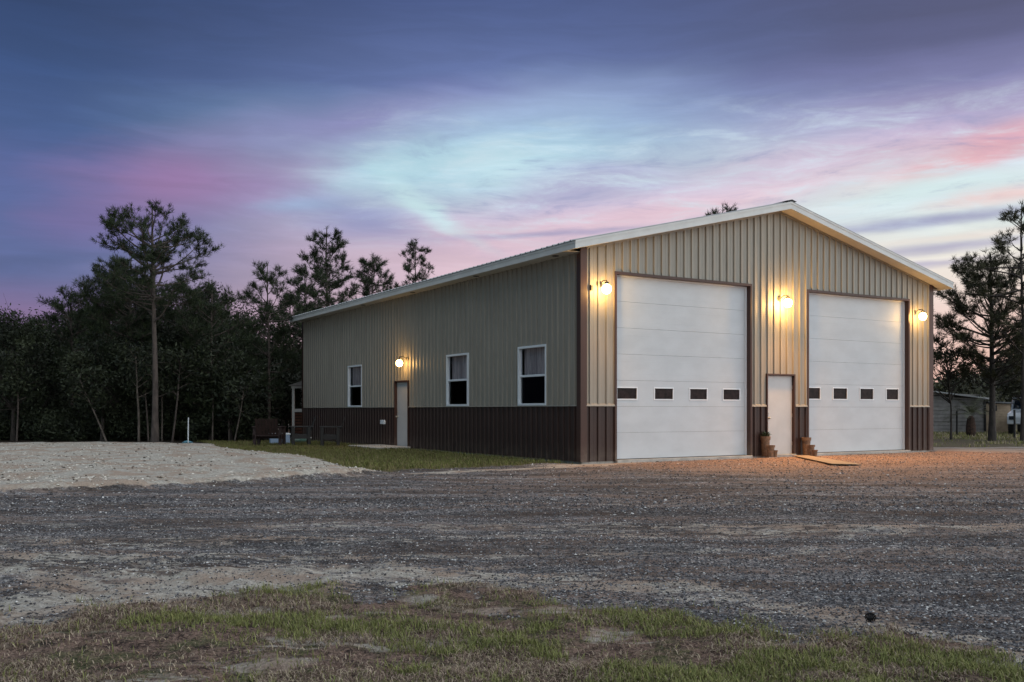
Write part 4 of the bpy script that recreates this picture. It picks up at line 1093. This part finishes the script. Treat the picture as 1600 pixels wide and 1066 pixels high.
# ------------------------------------------------------------------ shed, posts, pickup on the right
M_shed = mat('shed_grey', (.25, .235, .225), .7, noise=.2, nscale=3); M_shedt = mat('shed_tan', (.42, .32, .22), .7, noise=.2, nscale=3)
Ys = 50.0; xA = (1440-CX)/F*Ys; xB = (1537-CX)/F*Ys
S = empty('low_shed', ((xA+xB)/2, Ys, 0), 0, 'low grey and tan lap sided shed behind the trees on the right', 'shed')
hw = (xB-xA)/2; zL = zy(612, Ys); zR = zy(626, Ys)
def lap(x0, x1, y, ztl, ztr, nrm=-1, n=11):
    mb = MB(); zt = max(ztl, ztr)
    for i in range(n):
        a, b = zt*i/n, zt*(i+1)/n
        tl = min(b, ztl); tr = min(b, ztr)
        if tl <= a and tr <= a: continue
        tl = max(tl, a+.001); tr = max(tr, a+.001)
        mb.prism([(x0, y-.03, a), (x1, y-.03, a), (x1, y-.006, tr), (x0, y-.006, tl)], (0, .03, 0))
    return mb
lap(-hw, hw, 0, zL, zR).build('wall', M_shed, S)
w_ = MB(); w_.box(-hw, hw, .035, 5, 0, zR-.03); w_.build('wall_core', M_shed, S)
xC = (1585-CX)/F*Ys - (xA+xB)/2
lap(hw+.12, xC, .4, zy(630, Ys), zy(632, Ys)).build('wall', M_shedt, S)
MB().box(hw+.13, xC-.01, .44, 4.6, 0, zy(633, Ys)).build('wall_core', M_shedt, S)
MB().box(hw, hw+.11, -.05, .45, 0, zR-.02).build('corner_post', M_black, S)
rfm = mat('shed_roof', (.42, .43, .44), .4, .3)
rf = MB(); rf.prism([(-hw-.3, -.35, zL+.07), (hw+.25, -.35, zR+.05), (hw+.25, -.35, zR+.12), (-hw-.3, -.35, zL+.14)], (0, 5.6, 0)); rf.build('roof', rfm, S)
rf = MB(); rf.prism([(hw+.28, .05, zy(629, Ys)), (xC+.2, .05, zy(631, Ys)), (xC+.2, .05, zy(629, Ys)), (hw+.28, .05, zy(627, Ys))], (0, 4.9, 0)); rf.build('roof', M_ridge, S)
wf_ = MB().box(xC-1.05, xC-.75, .33, .365, 1.15, 1.45).build('window', M_black, S)
for px, py, h, lab in ((1495, 680, 1.15, 'dark fence post left of the sago palm'), (1585, 684, 1.2, 'dark fence post beside the pickup')):
    xg, yg = gnd(px, py)
    o = MB().tube([(0, 0, -.1), (.01, 0, h*.5), (0, 0, h)], [.05, .047, .045], 8).build('fence_post', M_black, None)
    o.location = (xg, yg, 0); tag(o, lab, 'post', 'fence posts by the shed')

def pickup(x, y, rz):
    e = empty('pickup_truck', (x, y, 0), rz, 'white pickup truck parked at the right edge beyond the trees', 'truck')
    Mp = mat('white_paint', (.60, .63, .68), .25); Mg = mat('tinted_glass', (.02, .03, .045), .08, spec=.8); Mt = mat('tyre_rubber', (.02, .02, .02), .85)
    b = MB(); prof = [(-2.7, .55), (-2.7, 1.1), (-.9, 1.12), (-.75, 1.80), (.75, 1.84), (1.35, 1.18), (2.55, 1.05), (2.7, .85), (2.7, .5)]
    b.prism([(p[0], -.95, p[1]) for p in prof], (0, 1.9, 0)); b.build('body', Mp, e, bevel=.05)
    for s in (-1, 1):
        g = MB(); g.prism([(-.72, s*.955, 1.22), (-.62, s*.955, 1.70), (.68, s*.955, 1.74), (1.12, s*.955, 1.22)], (0, s*.006, 0)); g.build('side_window', Mg, e)
        for wx in (-1.7, 1.75):
            MB().lathe([(.37, -.12), (.39, -.08), (.39, .08), (.37, .12)], (wx, s*.86, .39), 22, 'y').build('wheel', Mt, e)
        MB().box(-2.74, -2.70, s*.80-.09, s*.80+.09, .80, 1.06).build('tail_light', mat('tail_red', (.25, .02, .02), .3), e)
        MB().box(2.68, 2.73, s*.72-.14, s*.72+.14, .72, .90).build('headlight', Mg, e)
    MB().add([(-.87, -.80, 1.25), (-.87, .80, 1.25), (-.765, .75, 1.72), (-.765, -.75, 1.72)], [(0,1,2,3)]).build('rear_window', Mg, e)
    MB().add([(.83, -.8, 1.77), (.83, .8, 1.77), (1.31, .85, 1.26), (1.31, -.85, 1.26)], [(0,1,2,3)]).build('windscreen', Mg, e)
    MB().box(-2.82, -2.71, -.9, .9, .48, .62).build('bumper', M_steel, e)
pickup((1618-CX)/F*47.5, 47.5, R(-125))

# ------------------------------------------------------------------ patio chairs, porch frame and small things on the left
def armchair(px, py, rz, w, back_h, m, label, name='patio_chair'):
    xg, yg = gnd(px, py)
    e = empty(name, (xg, yg, -.01), rz, label, 'chair', 'dark patio chairs by the side wall')
    d = .62; sh = .40
    for sx in (-1, 1):
        for sy in (-1, 1):
            MB().box(sx*(w/2-.05)-.05, sx*(w/2-.05)+.05, sy*(d/2-.05)-.05, sy*(d/2-.05)+.05, 0, .62 if sy < 0 else .63).build('leg', m, e, bevel=.005)
    s = MB()
    for k in range(6): s.box(-w/2+.10, w/2-.10, -d/2+.02+k*.10, -d/2+.105+k*.10, sh-.02-.008*k, sh+.005-.008*k)
    s.box(-w/2+.02, w/2-.02, -d/2+.01, -d/2+.04, sh-.16, sh-.03); s.box(-w/2+.02, -w/2+.06, -d/2+.04, d/2, sh-.16, sh-.02); s.box(w/2-.06, w/2-.02, -d/2+.04, d/2, sh-.16, sh-.02); s.build('seat', m, e)
    b = MB(); n = max(5, int(w/.12))
    for k in range(n):
        x0 = -w/2+.10 + k*(w-.2)/n; b.prism([(x0, d/2-.06, sh-.08), (x0+(w-.2)/n-.015, d/2-.06, sh-.08), (x0+(w-.2)/n-.015, d/2+.16, back_h), (x0, d/2+.16, back_h)], (0, .025, 0))
    b.box(-w/2+.08, w/2-.08, d/2+.03, d/2+.06, .60, .66)
    b.build('backrest', m, e)
    for sx in (-1, 1): MB().box(sx*(w/2-.05)-.06, sx*(w/2-.05)+.06, -d/2-.04, d/2+.10, .63, .66).build('armrest', m, e, bevel=.006)
armchair(421, 696.5, R(180), .95, .92, M_redblack, 'dark red brown patio chair farthest left, seen from behind')
armchair(470, 696, R(-75), .80, .98, M_black, 'black patio chair in the middle of the three, facing left')
armchair(516, 697, R(-80), .95, .98, M_black, 'black patio chair farthest right, against the brown wainscot')
def small(name, mb, m, px, py, rz, label, cat, **k):
    xg, yg = gnd(px, py); o = mb.build(name, m, None, **k); o.location = (xg, yg, 0); o.rotation_euler = (0, 0, rz); return tag(o, label, cat)
e = empty('cooler_box', (*gnd(437, 693), 0), R(20), 'pale blue and white cooler on the grass behind the left chair', 'cooler')
MB().box(-.34, .34, -.2, .2, .0, .30).build('cooler_body', mat('cooler_blue', (.34, .45, .62), .5), e, bevel=.02)
MB().box(-.36, .36, -.215, .215, .303, .37).build('lid', M_vwhite, e, bevel=.02)
MB().tube([(-.36, 0, .2), (-.42, 0, .25), (-.36, 0, .3)], .012, 6).build('carry_handle', M_dark, e)
e = empty('gas_bottle', (*gnd(469, 692), 0), 0, 'white and green gas bottle lying behind the middle chair', 'gas bottle')
MB().lathe([(.02, -.34), (.12, -.30), (.155, -.2), (.155, .2), (.12, .30), (.02, .34)], (0, 0, .16), 18, 'x').build('bottle_body', mat('bottle_paint', (.55, .62, .58), .4, c2=(.14, .30, .24), nscale=2), e, smooth=True)
MB().lathe([(.05, 0), (.05, .08)], (.33, 0, .16), 10, 'x').build('valve', M_steel, e)
# white porch frame behind the far corner
Yq = 41.0; xq = (458.5-CX)/F*Yq
e = empty('porch_frame', (xq, Yq, 0), 0, 'white post and rail porch frame at the far rear corner of the garage', 'porch')
for x0 in (0, 1.9):
    for y0 in (0, 1.6): MB().box(x0-.05, x0+.05, y0-.05, y0+.05, 0, zy(607, Yq)).build('post', M_white, e)
m = MB(); m.box(-.08, 2.0, -.07, .07, zy(607, Yq), zy(607, Yq)+.10); m.box(-.08, 2.0, 1.53, 1.67, zy(607, Yq), zy(607, Yq)+.10); m.build_split('beam', M_white, e)
m = MB(); m.box(.05, 1.85, -.045, .045, zy(644, Yq), zy(639, Yq)); m.box(.05, 1.85, 1.56, 1.64, zy(644, Yq), zy(639, Yq)); m.build_split('rail', M_white, e)
m = MB(); m.prism([(-.2, -.2, zy(603, Yq)), (2.1, -.2, zy(603, Yq)), (.95, -.2, zy(603, Yq)+.4)], (0, 2.0, 0)); m.build('roof', M_shed, e)
e = empty('wooden_crate', ((468-CX)/F*42, 41.7, 0), 0, 'red brown slatted wooden crate stack inside the porch frame', 'crate')
m = MB()
for k in range(9): m.box(-.3, .9, -.02, .0, .05+k*.13, .15+k*.13)
m.build('slat', mat('crate_wood', (.16, .07, .045), .8, noise=.3), e)
MB().box(-.28, .88, .004, .6, .0, 1.2).build('crate_body', M_black, e)
# stake with a blue tarp
small('white_stake', MB().tube([(0, 0, -.1), (0, 0, .5), (.01, 0, .92)], [.022, .022, .02], 8), M_vwhite, 294, 692, 0, 'thin white stake standing at the edge of the sand', 'stake')
tm = MB(); q = np.random.RandomState(3); N = 9
for i in range(N+1):
    for j in range(N+1): tm.v.append((-.32+.64*i/N, -.3+.6*j/N, .10 + .10*q.rand()*math.sin(math.pi*i/N)*math.sin(math.pi*j/N) - .10*(max(abs(i-N/2), abs(j-N/2))/(N/2))**2))
for i in range(N):
    for j in range(N): a = i*(N+1)+j; tm.f.append((a, a+1, a+N+2, a+N+1))
tm.v = [(a*.6, b*.6, c*.45) for a, b, c in tm.v]
small('tarp', tm, mat('blue_tarp', (.12, .30, .38), .5, noise=.3), 293, 691.5, .3, 'small crumpled blue tarp at the foot of the white stake', 'tarp')
# dark pine cone lying on the gravel near the lawn
xg, yg = gnd(1360, 969); hz_ = float(height(np.array([xg]), np.array([yg]))[0])
pc = MB(); q = np.random.RandomState(8); pc.lathe([(.006, -.035), (.020, -.02), (.024, 0), (.018, .02), (.006, .035)], (0,0,0), 10, 'x')
for k in range(60):
    t = -.032+.064*k/60; a = k*2.4; r_ = .024*math.cos(t/.04); c = Vector((t, r_*math.cos(a), r_*math.sin(a))); o_ = Vector((-.003, math.cos(a), math.sin(a)))*.010
    s = Vector((0, -math.sin(a), math.cos(a)))*.007; pc.add([c-s, c+s, c+o_+s*.6, c+o_-s*.6], [(0,1,2,3)])
o = pc.build('pine_cone', M_black, None); o.location = (xg, yg, hz_+.022); o.rotation_euler = (0, .1, .4); o.scale = (.8, .8, .8)
tag(o, 'dark pine cone lying on the gravel by the grass edge', 'pine cone')
